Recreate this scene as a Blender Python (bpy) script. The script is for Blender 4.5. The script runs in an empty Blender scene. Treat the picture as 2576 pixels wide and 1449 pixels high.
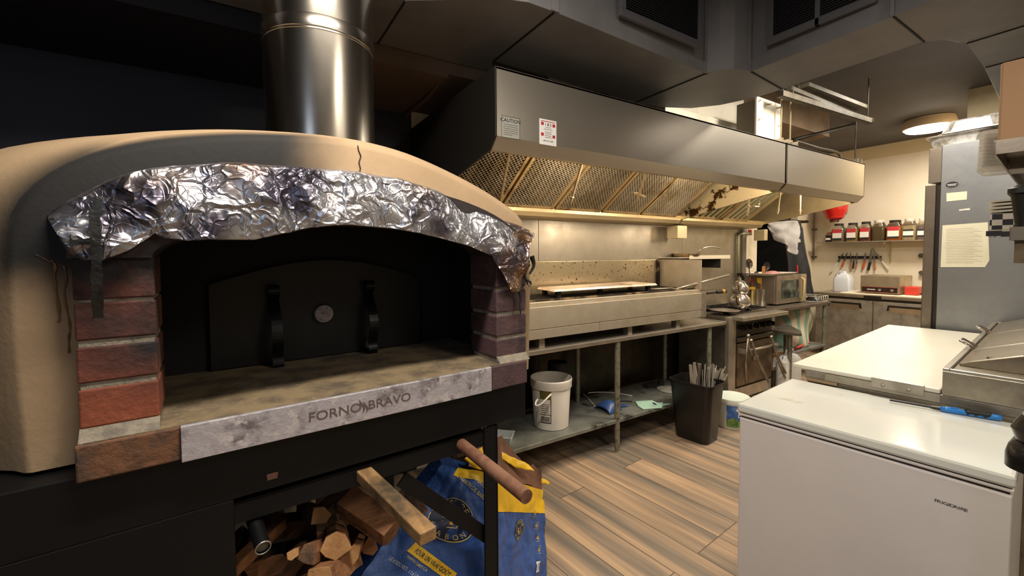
import bpy, bmesh, math, random
from mathutils import Vector, Matrix, noise
random.seed(7)
# ------------------------------------------------------------------ camera, world, lights, exposure
W_PX, H_PX = 2576, 1449
F_PX, YAW, PITCH, ROLL, CYP, CAM_H = 1070.6, math.radians(57.88), math.radians(2.46), math.radians(-0.337), 685.3, 1.485
_f = Vector((math.cos(YAW)*math.cos(PITCH), math.sin(YAW)*math.cos(PITCH), -math.sin(PITCH)))
_r = Vector((math.sin(YAW), -math.cos(YAW), 0)); _u = _r.cross(_f)
R2 = math.cos(ROLL)*_r + math.sin(ROLL)*_u; U2 = -math.sin(ROLL)*_r + math.cos(ROLL)*_u
CAM = Vector((0, 0, CAM_H))
scene = bpy.context.scene
cam_data = bpy.data.cameras.new('camera'); cam = bpy.data.objects.new('camera', cam_data)
scene.collection.objects.link(cam); scene.camera = cam
cam.matrix_world = Matrix(((R2.x, U2.x, -_f.x, 0), (R2.y, U2.y, -_f.y, 0), (R2.z, U2.z, -_f.z, CAM_H), (0, 0, 0, 1)))
cam_data.sensor_width = 36; cam_data.lens = F_PX/W_PX*36
cam_data.shift_y = (CYP-H_PX/2)/W_PX; cam_data.clip_start = .02
world = bpy.data.worlds.new('world'); scene.world = world; world.use_nodes = True
world.node_tree.nodes['Background'].inputs[0].default_value = (.75, .8, 1, 1)
world.node_tree.nodes['Background'].inputs[1].default_value = .02
scene.view_settings.view_transform = 'Standard'; scene.view_settings.look = 'None'
scene.view_settings.gamma = 1; scene.view_settings.use_curve_mapping = False
scene.view_settings.exposure = 0.0
def light(name, kind, loc, energy, color, size=.2, size_y=None, target=None, spread=None):
    d = bpy.data.lights.new(name, kind); d.energy = energy; d.color = color
    if kind == 'AREA':
        d.size = size
        if size_y: d.shape = 'RECTANGLE'; d.size_y = size_y
        if spread: d.spread = spread
    else: d.shadow_soft_size = size
    o = bpy.data.objects.new(name, d); o.location = loc; scene.collection.objects.link(o)
    if target: o.rotation_euler = (Vector(target)-Vector(loc)).to_track_quat('-Z', 'Y').to_euler()
    return o
WARM = (1, .82, .60); MID = (1, .90, .76); COOL = (.62, .76, 1)
light('ceiling_lamp_near', 'AREA', (.22, .58, 2.93), 56, (1, .91, .80), .8, .16)               # tube light over the aisle, in front of the oven
light('ceiling_lamp_aisle', 'AREA', (3.45, 1.02, 2.9), 48, MID, .16, .5)
light('freezer_fill_light', 'AREA', (1.5, -1.1, 2.98), 34, MID, .3, 1.0)  # added fill for the floor and freezer, no known fixture here
light('ceiling_lamp_prep', 'AREA', (4.9, 1.25, 2.98), 26, MID, .35, .35)
light('ceiling_lamp_far', 'AREA', (6.6, 1.62, 2.86), 52, MID, .34, .34)
light('rear_fill_light', 'AREA', (2.6, -2.0, 2.98), 14, MID, .3, 1.2)  # unseen fill behind the camera, added for ambient brightness
light('cool_fill_light', 'AREA', (-1.6, -1.3, 2.2), 8, COOL, .7, 1.0, target=(.6, 1.5, 1.4))  # added cool fill for bluish tints on metal, there is no window
light('hood_lamp_broiler', 'AREA', (1.75, 1.80, 1.95), 10, WARM, .10, .5, target=(1.75, 2.35, 1.6))
light('hood_lamp_middle', 'AREA', (2.95, 1.80, 1.95), 10, WARM, .10, .5, target=(2.95, 2.35, 1.6))
light('hood_lamp_range', 'AREA', (4.25, 1.80, 1.95), 8, WARM, .10, .5, target=(4.25, 2.35, 1.6))
light('hood_bulb_broiler', 'POINT', (1.75, 1.84, 2.05), 10, WARM, .04)
light('hood_bulb_middle', 'POINT', (2.95, 1.84, 2.05), 10, WARM, .04)
light('hood_bulb_range', 'POINT', (4.2, 1.84, 2.05), 9, WARM, .04)

# ------------------------------------------------------------------ points from the survey of the photograph
def ray(px, py):
    return R2*((px-1288)/F_PX) - U2*((py-CYP)/F_PX) + _f
def at(px, py, X=None, Y=None, Z=None):
    d = ray(px, py)
    t = X/d.x if X is not None else (Y/d.y if Y is not None else (Z-CAM_H)/d.z)
    return CAM + d*t
TO, TF = math.radians(3.96), math.radians(5.23)
OVM = Matrix.Rotation(TO, 4, 'Z'); FZM = Matrix.Rotation(TF, 4, 'Z'); IDM = Matrix.Identity(4)
def ov(px, py, v):            # point on the plane v in the oven's own axes (u, v, z)
    d = ray(px, py); n = Vector((-math.sin(TO), math.cos(TO), 0)); P = CAM + d*(v/d.dot(n))
    return OVM.inverted() @ P
def fz(P): return FZM.inverted() @ P
# ------------------------------------------------------------------ materials
def srgb(h):
    c = [int(h[i:i+2], 16)/255 for i in (0, 2, 4)]
    return tuple(x/12.92 if x <= .04045 else ((x+.055)/1.055)**2.4 for x in c) + (1,)
_mats = {}
def mat(name, base, rough=.5, metal=0, c2=None, scale=8, lo=.45, hi=.65, stretch=(1, 1, 1), detail=6, bump=0, bscale=None, bstretch=None, r2=None, c3=None, scale3=3, lo3=.5, hi3=.6, emit=0, trans=0, alpha=1, coat=0, spec=None, zmask=None, xyz='Object'):
    if name in _mats: return _mats[name]
    m = bpy.data.materials.new(name); m.use_nodes = True; nt = m.node_tree; N = nt.nodes; L = nt.links
    b = N['Principled BSDF']; base = srgb(base) if isinstance(base, str) else base
    b.inputs['Base Color'].default_value = base; b.inputs['Roughness'].default_value = rough; b.inputs['Metallic'].default_value = metal
    if trans: b.inputs['Transmission Weight'].default_value = trans
    if coat: b.inputs['Coat Weight'].default_value = coat; b.inputs['Coat Roughness'].default_value = .08
    if spec is not None: b.inputs['Specular IOR Level'].default_value = spec
    b.inputs['Alpha'].default_value = alpha
    if emit:
        b.inputs['Emission Color'].default_value = base; b.inputs['Emission Strength'].default_value = emit
    tc = N.new('ShaderNodeTexCoord')
    def nz(sc, st, det=detail):
        mp = N.new('ShaderNodeMapping'); mp.inputs['Scale'].default_value = st; L.new(tc.outputs[xyz], mp.inputs[0])
        n = N.new('ShaderNodeTexNoise'); n.inputs['Scale'].default_value = sc; n.inputs['Detail'].default_value = det; n.inputs['Roughness'].default_value = .62
        L.new(mp.outputs[0], n.inputs['Vector']); return n
    def ramp(src, a, c):
        mr = N.new('ShaderNodeMapRange'); mr.inputs[1].default_value = a; mr.inputs[2].default_value = c; L.new(src, mr.inputs[0]); return mr.outputs[0]
    def mix(fac, A, Bc):
        x = N.new('ShaderNodeMix'); x.data_type = 'RGBA'; L.new(fac, x.inputs[0])
        if isinstance(A, tuple): x.inputs[6].default_value = A
        else: L.new(A, x.inputs[6])
        x.inputs[7].default_value = Bc; return x.outputs[2]
    col = base
    if c2:
        fac = ramp(nz(scale, stretch).outputs['Fac'], lo, hi)
        col = mix(fac, col, srgb(c2) if isinstance(c2, str) else c2)
        if r2 is not None:
            q = N.new('ShaderNodeMapRange'); q.inputs[3].default_value = rough; q.inputs[4].default_value = r2; L.new(fac, q.inputs[0]); L.new(q.outputs[0], b.inputs['Roughness'])
    if c3:
        fac = ramp(nz(scale3, (1, 1, 1)).outputs['Fac'], lo3, hi3)
        if zmask:                                   # stain limited to a band of heights
            sp = N.new('ShaderNodeSeparateXYZ'); L.new(tc.outputs['Object'], sp.inputs[0])
            mm = N.new('ShaderNodeMath'); mm.operation = 'MULTIPLY'; L.new(fac, mm.inputs[0]); L.new(ramp(sp.outputs[2], zmask[0], zmask[1]), mm.inputs[1]); fac = mm.outputs[0]
        col = mix(fac, col, srgb(c3) if isinstance(c3, str) else c3)
    if not isinstance(col, tuple): L.new(col, b.inputs['Base Color'])
    if bump:
        bp = N.new('ShaderNodeBump'); bp.inputs['Strength'].default_value = bump; bp.inputs['Distance'].default_value = .01
        L.new(nz(bscale or scale*3, bstretch or stretch).outputs['Fac'], bp.inputs['Height']); L.new(bp.outputs[0], b.inputs['Normal'])
    _mats[name] = m; return m
def steel(name='steel', base='b8b2a8', rough=.3, st=(1, 1, 30), c2='a39a8c', metal=.82, **k):
    return mat(name, base, rough, metal, c2=c2, scale=6, lo=.4, hi=.7, stretch=(1.5, 1.5, 1.5), r2=rough+.1, bump=.04, bscale=30, bstretch=st, **k)
# ------------------------------------------------------------------ mesh builder
class B:
    def __init__(s, M=None): s.v = []; s.f = []; s.M = M or IDM
    def add(s, vs, fs):
        o = len(s.v); s.v += [s.M @ Vector(v) for v in vs]; s.f += [tuple(i+o for i in f) for f in fs]; return s
    def box(s, a, b):
        (x0, y0, z0), (x1, y1, z1) = a, b
        return s.add([(x0, y0, z0), (x1, y0, z0), (x1, y1, z0), (x0, y1, z0), (x0, y0, z1), (x1, y0, z1), (x1, y1, z1), (x0, y1, z1)],
                     [(0, 3, 2, 1), (4, 5, 6, 7), (0, 1, 5, 4), (1, 2, 6, 5), (2, 3, 7, 6), (3, 0, 4, 7)])
    def bar(s, p, q, w, h, up=(0, 0, 1)):          # rectangular bar from p to q
        p, q = Vector(p), Vector(q); d = (q-p).normalized(); a = d.cross(Vector(up))
        if a.length < 1e-4: a = d.cross(Vector((1, 0, 0)))
        a.normalize(); c = a.cross(d); vs = []
        for e in (p, q):
            for i, j in ((-1, -1), (1, -1), (1, 1), (-1, 1)): vs.append(e+a*(i*w/2)+c*(j*h/2))
        return s.add(vs, [(0, 3, 2, 1), (4, 5, 6, 7), (0, 1, 5, 4), (1, 2, 6, 5), (2, 3, 7, 6), (3, 0, 4, 7)])
    def cyl(s, p, q, r0, r1=None, n=20, cap=True):
        r1 = r0 if r1 is None else r1; p, q = Vector(p), Vector(q); d = (q-p).normalized()
        a = d.orthogonal().normalized(); c = d.cross(a); vs = []
        for e, r in ((p, r0), (q, r1)):
            for i in range(n):
                t = 2*math.pi*i/n; vs.append(e+(a*math.cos(t)+c*math.sin(t))*r)
        fs = [(i, (i+1) % n, n+(i+1) % n, n+i) for i in range(n)]
        if cap: fs += [tuple(range(n))[::-1], tuple(range(n, 2*n))]
        return s.add(vs, fs)
    def tube(s, pts, r, n=8, closed=False):
        pts = [Vector(p) for p in pts]; rings = []; m = len(pts); ref = None
        for i, p in enumerate(pts):
            a = pts[i-1] if (i or closed) else p; c = pts[(i+1) % m] if (i < m-1 or closed) else p
            d = (c-a).normalized(); x = d.orthogonal().normalized() if ref is None else (ref-d*ref.dot(d)).normalized(); ref = x
            y = d.cross(x); rr = r[i] if isinstance(r, (list, tuple)) else r
            rings.append([p+(x*math.cos(2*math.pi*k/n)+y*math.sin(2*math.pi*k/n))*rr for k in range(n)])
        fs = []
        for i in range(m if closed else m-1):
            for k in range(n):
                j = (i+1) % m; fs.append((i*n+k, i*n+(k+1) % n, j*n+(k+1) % n, j*n+k))
        if not closed: fs += [tuple(range(n))[::-1], tuple((m-1)*n+k for k in range(n))]
        return s.add([v for ring in rings for v in ring], fs)
    def lathe(s, prof, c=(0, 0, 0), n=32, axis=None, sx=1, sy=1):
        vs = []; c = Vector(c); Q = Vector((0, 0, 1)).rotation_difference(Vector(axis)).to_matrix() if axis else Matrix.Identity(3)
        for r, z in prof:
            for i in range(n):
                t = 2*math.pi*i/n; vs.append(c+Q @ Vector((r*math.cos(t)*sx, r*math.sin(t)*sy, z)))
        m = len(prof); fs = []
        for j in range(m-1):
            for i in range(n): fs.append((j*n+i, j*n+(i+1) % n, (j+1)*n+(i+1) % n, (j+1)*n+i))
        if prof[0][0] > 1e-4: fs.append(tuple(range(n))[::-1])
        if prof[-1][0] > 1e-4: fs.append(tuple((m-1)*n+i for i in range(n)))
        return s.add(vs, fs)
    def open_lathe(s, prof, c=(0, 0, 0), n=32, sx=1, sy=1):
        k = len(s.f); s.lathe(prof, c, n, None, sx, sy); m = [f for f in s.f[k:] if len(f) == 4]; s.f = s.f[:k]+m; return s
    def prism(s, poly, fn0, fn1):                  # poly of 2d points; fn maps (a,b) to the two end planes
        n = len(poly); return s.add([fn0(*p) for p in poly]+[fn1(*p) for p in poly], [tuple(range(n))[::-1], tuple(range(n, 2*n))]+[(i, (i+1) % n, n+(i+1) % n, n+i) for i in range(n)])
    def grid(s, fn, nu, nv, flip=False):
        vs = [fn(i/nu, j/nv) for j in range(nv+1) for i in range(nu+1)]; w = nu+1
        fs = [(j*w+i, j*w+i+1, (j+1)*w+i+1, (j+1)*w+i) for j in range(nv) for i in range(nu)]
        return s.add(vs, [f[::-1] for f in fs] if flip else fs)
    def loft(s, loops, closed=True, cap0=False, cap1=False):
        n = len(loops[0]); vs = [p for l in loops for p in l]; fs = []
        for j in range(len(loops)-1):
            for i in range(n if closed else n-1): fs.append((j*n+i, j*n+(i+1) % n, (j+1)*n+(i+1) % n, (j+1)*n+i))
        if cap0: fs.append(tuple(range(n))[::-1])
        if cap1: fs.append(tuple((len(loops)-1)*n+i for i in range(n)))
        return s.add(vs, fs)
COL = scene.collection; _mw = {}
def build(name, b, m, parent=None, smooth=False, bevel=0, solid=0, label=None, autosm=False):
    me = bpy.data.meshes.new(name); o = bpy.data.objects.new(name, me)
    if parent:
        inv = _mw[parent].inverted(); vs = [inv @ v for v in b.v]
        o.parent = parent; _mw[o] = _mw[parent]
    else:
        xs = [v.x for v in b.v]; ys = [v.y for v in b.v]; zs = [v.z for v in b.v]
        c = Vector(((min(xs)+max(xs))/2, (min(ys)+max(ys))/2, min(zs))); o.location = c; _mw[o] = Matrix.Translation(c)
        vs = [v-c for v in b.v]
    me.from_pydata(vs, [], b.f); me.update()
    bm = bmesh.new(); bm.from_mesh(me); bmesh.ops.recalc_face_normals(bm, faces=bm.faces) if not getattr(b, 'keep', False) else None
    bm.to_mesh(me); bm.free()
    if m: me.materials.append(m)
    COL.objects.link(o)
    if smooth:
        for p in me.polygons: p.use_smooth = True
        if autosm:
            me.set_sharp_from_angle(angle=math.radians(38))
    if solid: md = o.modifiers.new('solid', 'SOLIDIFY'); md.thickness = solid; md.offset = 0
    if bevel: md = o.modifiers.new('bevel', 'BEVEL'); md.width = bevel; md.segments = 2; md.limit_method = 'ANGLE'; md.angle_limit = .7
    if label: o['label'] = label
    return o
def thing(name, label, cat, loc=(0, 0, 0), rot=0, group=None):
    o = bpy.data.objects.new(name, None); COL.objects.link(o); o.empty_display_size = .05
    o.location = loc; o.rotation_euler = (0, 0, rot); _mw[o] = Matrix.Translation(Vector(loc)) @ Matrix.Rotation(rot, 4, 'Z')
    o['label'] = label; o['category'] = cat
    if group: o['group'] = group
    return o
def tag(o, label, cat, group=None, kind=None):
    o['label'] = label; o['category'] = cat
    if group: o['group'] = group
    if kind: o['kind'] = kind
    return o
def struct(name, b, m, parent=None, **k):
    o = build(name, b, m, parent, **k)
    if not parent: o['kind'] = 'structure'
    return o
def copy_thing(root, loc, rot=None, label=None):
    r = root.copy(); COL.objects.link(r); r.location = loc
    if rot is not None: r.rotation_euler = (0, 0, rot)
    _mw[r] = Matrix.Translation(Vector(loc)) @ Matrix.Rotation(r.rotation_euler.z, 4, 'Z')
    for ch in list(root.children):
        c = ch.copy(); COL.objects.link(c); c.parent = r
        for g in list(ch.children):
            d = g.copy(); COL.objects.link(d); d.parent = c
    if label: r['label'] = label
    return r
_tx = {}
def text2d(s, size=1.0, align='CENTER', bold=0):
    key = (s, align, bold)
    if key not in _tx:
        cu = bpy.data.curves.new('t', 'FONT'); cu.body = s; cu.align_x = align; cu.size = 1; cu.resolution_u = 3; cu.offset = bold
        o = bpy.data.objects.new('t', cu); COL.objects.link(o); dg = bpy.context.evaluated_depsgraph_get(); dg.update()
        me = bpy.data.meshes.new_from_object(o.evaluated_get(dg)); _tx[key] = ([(v.co.x, v.co.y) for v in me.vertices], [tuple(p.vertices) for p in me.polygons])
        bpy.data.objects.remove(o); bpy.data.curves.remove(cu); bpy.data.meshes.remove(me)
    v, f = _tx[key]; return [(x*size, y*size) for x, y in v], f
def write(b, s, size, fn, align='CENTER', bold=0, off=(0, 0), sx=1):    # letters mapped onto a surface by fn(x, y)
    v, f = text2d(s, size, align, bold); b.add([fn(x*sx+off[0], y+off[1]) for x, y in v], f); b.keep = True; return b
def write_ring(b, s, size, r, a0, a1, fn, inward=False, bold=0):
    n = len(s)
    for i, ch in enumerate(s):
        a = a0+(a1-a0)*i/(n-1); v, f = text2d(ch, size, 'CENTER', bold); vs = []
        for x, y in v:
            if inward:
                ex = Vector((-math.sin(a), math.cos(a))); ey = Vector((-math.cos(a), -math.sin(a)))
            else:
                ex = Vector((math.sin(a), -math.cos(a))); ey = Vector((math.cos(a), math.sin(a)))
            p = Vector((r*math.cos(a), r*math.sin(a)))+ex*x+ey*y; vs.append(fn(p.x, p.y))
        b.add(vs, f)
    b.keep = True; return b
def ring2d(b, r0, r1, fn, n=48, a0=0, a1=2*math.pi, c=(0, 0)):
    vs = []; 
    for i in range(n+1):
        t = a0+(a1-a0)*i/n; vs += [fn(c[0]+r0*math.cos(t), c[1]+r0*math.sin(t)), fn(c[0]+r1*math.cos(t), c[1]+r1*math.sin(t))]
    b.add(vs, [(2*i, 2*i+1, 2*i+3, 2*i+2) for i in range(n)]); b.keep = True; return b
def poly2d(b, pts, fn): b.add([fn(*p) for p in pts], [tuple(range(len(pts)))]); b.keep = True; return b
def rect2d(b, x0, y0, x1, y1, fn, nx=8, ny=4):
    b.grid(lambda s, t: fn(x0+(x1-x0)*s, y0+(y1-y0)*t), nx, ny); b.keep = True; return b
def resample(pts, n):
    pts = [Vector(p) for p in pts]; ds = [0]
    for i in range(1, len(pts)): ds.append(ds[-1]+(pts[i]-pts[i-1]).length)
    out = []
    for k in range(n):
        t = ds[-1]*k/(n-1); i = 1
        while i < len(ds)-1 and ds[i] < t: i += 1
        w = (t-ds[i-1])/max(1e-9, ds[i]-ds[i-1]); out.append(pts[i-1].lerp(pts[i], w))
    return out
def smoothpts(pts, it=2):
    pts = [Vector(p) for p in pts]
    for _ in range(it):
        q = [pts[0]]
        for a, c in zip(pts, pts[1:]): q += [a.lerp(c, .25), a.lerp(c, .75)]
        pts = q+[pts[-1]]
    return pts
# ------------------------------------------------------------------ the room
def floor_mat():
    m = bpy.data.materials.new('plank_tile'); m.use_nodes = True; nt = m.node_tree; N = nt.nodes; L = nt.links; b = N['Principled BSDF']
    tc = N.new('ShaderNodeTexCoord'); mp = N.new('ShaderNodeMapping'); mp.inputs['Rotation'].default_value = (0, 0, -TF); L.new(tc.outputs['Object'], mp.inputs[0])
    sp = N.new('ShaderNodeSeparateXYZ'); L.new(mp.outputs[0], sp.inputs[0]); cb = N.new('ShaderNodeCombineXYZ')
    ax = N.new('ShaderNodeMath'); ax.inputs[1].default_value = 30; L.new(sp.outputs[1], ax.inputs[0])
    ay = N.new('ShaderNodeMath'); ay.inputs[1].default_value = 30*.203-1.717+.203*9; L.new(sp.outputs[0], ay.inputs[0])
    L.new(ax.outputs[0], cb.inputs[0]); L.new(ay.outputs[0], cb.inputs[1])
    br = N.new('ShaderNodeTexBrick'); br.offset = .37; br.offset_frequency = 3; br.squash = 1
    for k, v in (('Scale', 1), ('Mortar Size', .0022), ('Mortar Smooth', .1), ('Bias', 0), ('Brick Width', 1.21), ('Row Height', .203)): br.inputs[k].default_value = v
    br.inputs['Color1'].default_value = (0, 0, 0, 1); br.inputs['Color2'].default_value = (1, 1, 1, 1); br.inputs['Mortar'].default_value = (0, 0, 0, 1)
    L.new(cb.outputs[0], br.inputs['Vector'])
    def wood(sx, sy, sc, w, det=5):
        q = N.new('ShaderNodeMapping'); q.inputs['Scale'].default_value = (sx, sy, 1); L.new(cb.outputs[0], q.inputs[0])
        n = N.new('ShaderNodeTexNoise'); n.noise_dimensions = '4D'; n.inputs['Scale'].default_value = sc; n.inputs['Detail'].default_value = det; n.inputs['Distortion'].default_value = .35
        mu = N.new('ShaderNodeMath'); mu.operation = 'MULTIPLY'; mu.inputs[1].default_value = w; L.new(br.outputs['Color'], mu.inputs[0])
        L.new(q.outputs[0], n.inputs['Vector']); L.new(mu.outputs[0], n.inputs['W']); return n.outputs['Fac']
    r1 = N.new('ShaderNodeValToRGB'); L.new(wood(.4, 6.5, 1.5, 23), r1.inputs[0]); e = r1.color_ramp.elements
    e[0].position = .3; e[0].color = srgb('6a6259'); e[1].position = .72; e[1].color = srgb('c8ab88')
    for p, c in ((.42, '7f7466'), (.50, '9b8670'), (.6, 'b3977a')): x = e.new(p); x.color = srgb(c)
    mx = N.new('ShaderNodeMix'); mx.data_type = 'RGBA'; mx.blend_type = 'MULTIPLY'; mx.inputs[0].default_value = .3
    r2 = N.new('ShaderNodeValToRGB'); r2.color_ramp.elements[0].position = .35; r2.color_ramp.elements[0].color = (.35, .33, .32, 1); r2.color_ramp.elements[1].position = .6; L.new(wood(.9, 30, 2.0, 9, 8), r2.inputs[0])
    L.new(r1.outputs[0], mx.inputs[6]); L.new(r2.outputs[0], mx.inputs[7])
    m2 = N.new('ShaderNodeMix'); m2.data_type = 'RGBA'; L.new(br.outputs['Fac'], m2.inputs[0]); L.new(mx.outputs[2], m2.inputs[6]); m2.inputs[7].default_value = srgb('4a3b2e')
    L.new(m2.outputs[2], b.inputs['Base Color']); b.inputs['Roughness'].default_value = .42; return m
navy = mat('navy_paint', '1d1d28', .55, c2='22212a', scale=3, bump=.05, bscale=60)
ceil_m = mat('dark_ceiling_paint', '4a4748', .7, c2='524e4e', scale=2, bump=.06, bscale=80)
cream = mat('cream_wall', 'd9cdb8', .6, c2='d2c5ac', scale=1.5, bump=.04, bscale=90)
steel_wall = steel('wall_steel', 'a8a092', .34, c2='9d9486', metal=.75, c3='857b68', scale3=1.2, lo3=.55, hi3=.85)
struct('floor', B().box((-2.6, -3, -.05), (8.6, 5.2, 0)), floor_mat())
struct('ceiling', B().box((-2.6, -3, 3.04), (8.6, 5.2, 3.12)), ceil_m)
struct('wall_left', B().box((-2.6, -3, 0), (-2.5, 2.8, 3.04)), navy)
struct('wall_front', B().box((-2.6, -3.1, 0), (8.6, -3, 3.04)), mat('front_wall', 'cfc4b0', .7))
wb = B(); wb.box((-2.6, 2.8, 0), (.97, 2.95, 3.04)); struct('wall_back', wb, navy)
wb = B(); wb.box((.97, 2.8, 0), (5.27, 2.95, 3.04)); wb.box((5.17, 2.95, 0), (5.27, 3.3, 3.04)); wb.box((5.27, 3.3, 2.12), (7.38, 3.4, 3.04)); wb.box((7.38, 3.3, 0), (8.0, 3.4, 3.04)); wb.box((5.17, 3.3, 0), (5.55, 3.4, 3.04))
struct('wall_back_kitchen', wb, cream)
struct('wall_end', B().box((7.9, -3, 0), (8.0, 3.3, 3.04)), cream)
struct('wall_bulkhead', B().box((5.95, -3, 0), (7.9, 1.19, 3.04)), mat('bulkhead_plaster', 'c4b592', .7, c2='a8987a', scale=3, lo=.5, hi=.75))
struct('trim_end', B().box((7.885, -1, 2.86), (7.9, 3.3, 3.04)), mat('trim_paint', 'cdbc9c', .6))
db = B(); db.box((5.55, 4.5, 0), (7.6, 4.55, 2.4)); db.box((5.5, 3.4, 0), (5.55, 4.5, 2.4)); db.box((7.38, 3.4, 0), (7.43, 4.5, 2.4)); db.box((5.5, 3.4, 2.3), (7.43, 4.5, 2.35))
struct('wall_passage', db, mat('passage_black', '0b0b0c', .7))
# stainless panels on the cook line wall, with their seams
pan = B()
for x0, x1 in ((.97, 2.0), (2.005, 3.82), (3.825, 4.96)):
    pan.box((x0, 2.785, .08), (x1, 2.8, 1.78))
pan2 = B().box((.97, 2.783, .06), (2.0, 2.785, .84)).box((2.005, 2.783, .06), (4.96, 2.785, .84)); struct('wall_lower_shade', pan2, steel('shaded_panel_steel', '4a443a', .32, c2='3a352d', metal=.9))  # thin added sheet: darkness under the table put into a darker steel colour
struct('wall_cook_panels', pan, steel_wall, bevel=.002)
struct('trim_panel_edge', B().box((4.88, 2.755, .05), (4.96, 2.786, 1.75)), mat('grey_trim', '77716a', .5, .6))
# dropped soffit along the back wall
struct('ceiling_soffit_left', B().box((-2.5, 2.12, 2.42), (.3, 2.8, 3.04)), mat('soffit_navy', '1a1a22', .6))
struct('ceiling_soffit', B().box((.3, 2.12, 2.42), (.94, 2.8, 3.04)).box((.94, 2.12, 2.44), (1.6, 2.8, 3.04)), mat('soffit_paint', '64544a', .7, c2='584a40', scale=3))
# conduit under the soffit, right of the flue
pts = [(.93, 2.15, 2.435), (.93, 2.4, 2.40), (.92, 2.78, 2.40)]
tag(build('conduit', B().tube(pts, .012), mat('conduit_paint', '5b4c40', .6)), 'thin painted conduit running under the dropped ceiling right of the flue pipe', 'conduit')

# ------------------------------------------------------------------ pizza oven
OV = lambda u, v, z: (u, v, z)
stucco = mat('stucco', 'ab9170', .8, c2='9c8363', scale=2.5, lo=.4, hi=.7, bump=.12, bscale=70, bstretch=(1, 1, 1))
def soot_stain(m, soot_col, shape):          # smoke deposit with its own outline on the left and top of the face
    nt = m.node_tree; N = nt.nodes; L = nt.links; b_ = N['Principled BSDF']; src = b_.inputs['Base Color'].links[0].from_socket
    tc = N.new('ShaderNodeTexCoord'); sp = N.new('ShaderNodeSeparateXYZ'); L.new(tc.outputs['Object'], sp.inputs[0])
    n = N.new('ShaderNodeTexNoise'); n.inputs['Scale'].default_value = 4; n.inputs['Detail'].default_value = 5; L.new(tc.outputs['Object'], n.inputs[0])
    out = None
    for terms in shape:
        cur = None
        for ax, a, c in terms:
            mr = N.new('ShaderNodeMapRange'); mr.interpolation_type = 'SMOOTHSTEP'; mr.inputs[1].default_value = a; mr.inputs[2].default_value = c
            ad = N.new('ShaderNodeMath'); ad.operation = 'MULTIPLY_ADD'; ad.inputs[1].default_value = (.16 if ax != 1 else 0); L.new(n.outputs[0], ad.inputs[0]); L.new(sp.outputs[ax], ad.inputs[2]); L.new(ad.outputs[0], mr.inputs[0])
            if cur is None: cur = mr.outputs[0]
            else:
                mu = N.new('ShaderNodeMath'); mu.operation = 'MULTIPLY'; L.new(cur, mu.inputs[0]); L.new(mr.outputs[0], mu.inputs[1]); cur = mu.outputs[0]
        if out is None: out = cur
        else:
            mx_ = N.new('ShaderNodeMath'); mx_.operation = 'MAXIMUM'; L.new(out, mx_.inputs[0]); L.new(cur, mx_.inputs[1]); out = mx_.outputs[0]
    x = N.new('ShaderNodeMix'); x.data_type = 'RGBA'; L.new(out, x.inputs[0]); L.new(src, x.inputs[6]); x.inputs[7].default_value = srgb(soot_col); L.new(x.outputs[2], b_.inputs['Base Color'])
soot_stain(stucco, '171615', [[(1, .135, .106), (0, .12, -.10), (2, .56, .74)], [(1, .20, .09), (0, -.40, -.50), (2, .50, .66)]])
soot = mat('soot_black', '070708', .8, c2='0d0c0b', scale=14, lo=.5, hi=.8, bump=.3, bscale=60)
soot_brick = mat('sooty_brick', '2a2224', .7, c2='3a2b2a', scale=9, bump=.3, bscale=70)
brick = mat('red_brick', '8e4a30', .8, c2='6e3626', scale=7, lo=.4, hi=.65, bump=.35, bscale=80, c3='1c1818', scale3=2, lo3=.25, hi3=.5, zmask=(.24, .36))
brick_r = mat('dark_purple_brick', '4a363a', .7, c2='5a4040', scale=9, bump=.35, bscale=80, c3='2a2022', scale3=12, lo3=.5, hi3=.7)
mortar = mat('mortar', '8d8474', .9, c2='6e675b', scale=30, bump=.6, bscale=120)
blackp = mat('black_steel_paint', '070709', .5, c2='0c0c0f', scale=9, lo=.55, hi=.8, bump=.05, spec=.3)
oven = thing('pizza_oven', 'wood fired pizza oven with tan stucco shell and brick arch, left foreground', 'oven', OVM @ Vector((.35, 1.16, .9)), TO)
cre = [(60, 1190), (30, 930), (14, 700), (20, 560), (80, 470), (200, 400), (350, 365), (480, 350), (640, 343), (850, 353), (1000, 385), (1100, 425), (1200, 475), (1265, 515), (1322, 558)]
A = [Vector((p.x, p.z)) for p in (ov(x, y, 1.25) for x, y in cre)]
A[0].y = 1.05; A += [Vector((.995, 1.5)), Vector((1.0, 1.30)), Vector((.99, 1.05))]
A = resample(smoothpts(A, 2), 72)
cen = Vector((.35, 1.3))
def off(l, d, dz=None):
    out = []
    for i, p in enumerate(l):
        a = l[max(0, i-1)]; c = l[min(len(l)-1, i+1)]; t = (c-a).normalized(); n = Vector((-t.y, t.x))
        if n.dot(p-cen) < 0: n = -n
        q = p+n*d; q.y = max(q.y, 1.05) if i in (0, len(l)-1) else q.y; out.append(q)
    return out
inn = [Vector((-.205, 1.05)), Vector((-.205, 1.3)), Vector((-.205, 1.46))] + [Vector((.352+.575*math.cos(t), 1.46+.225*math.sin(t))) for t in [math.pi*(1-k/14) for k in range(1, 14)]] + [Vector((.915, 1.46)), Vector((.915, 1.3)), Vector((.915, 1.05))]
I = resample(inn, 72)
L3 = lambda l, v: [Vector((p.x, v, p.y)) for p in l]
def wid(l, k): return [Vector((cen.x+(p.x-cen.x)*(1+(k if p.x < cen.x else k*.5)), p.y)) for p in l]
def chk(l, s): return [cen+(p-cen)*s for p in l]
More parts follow.
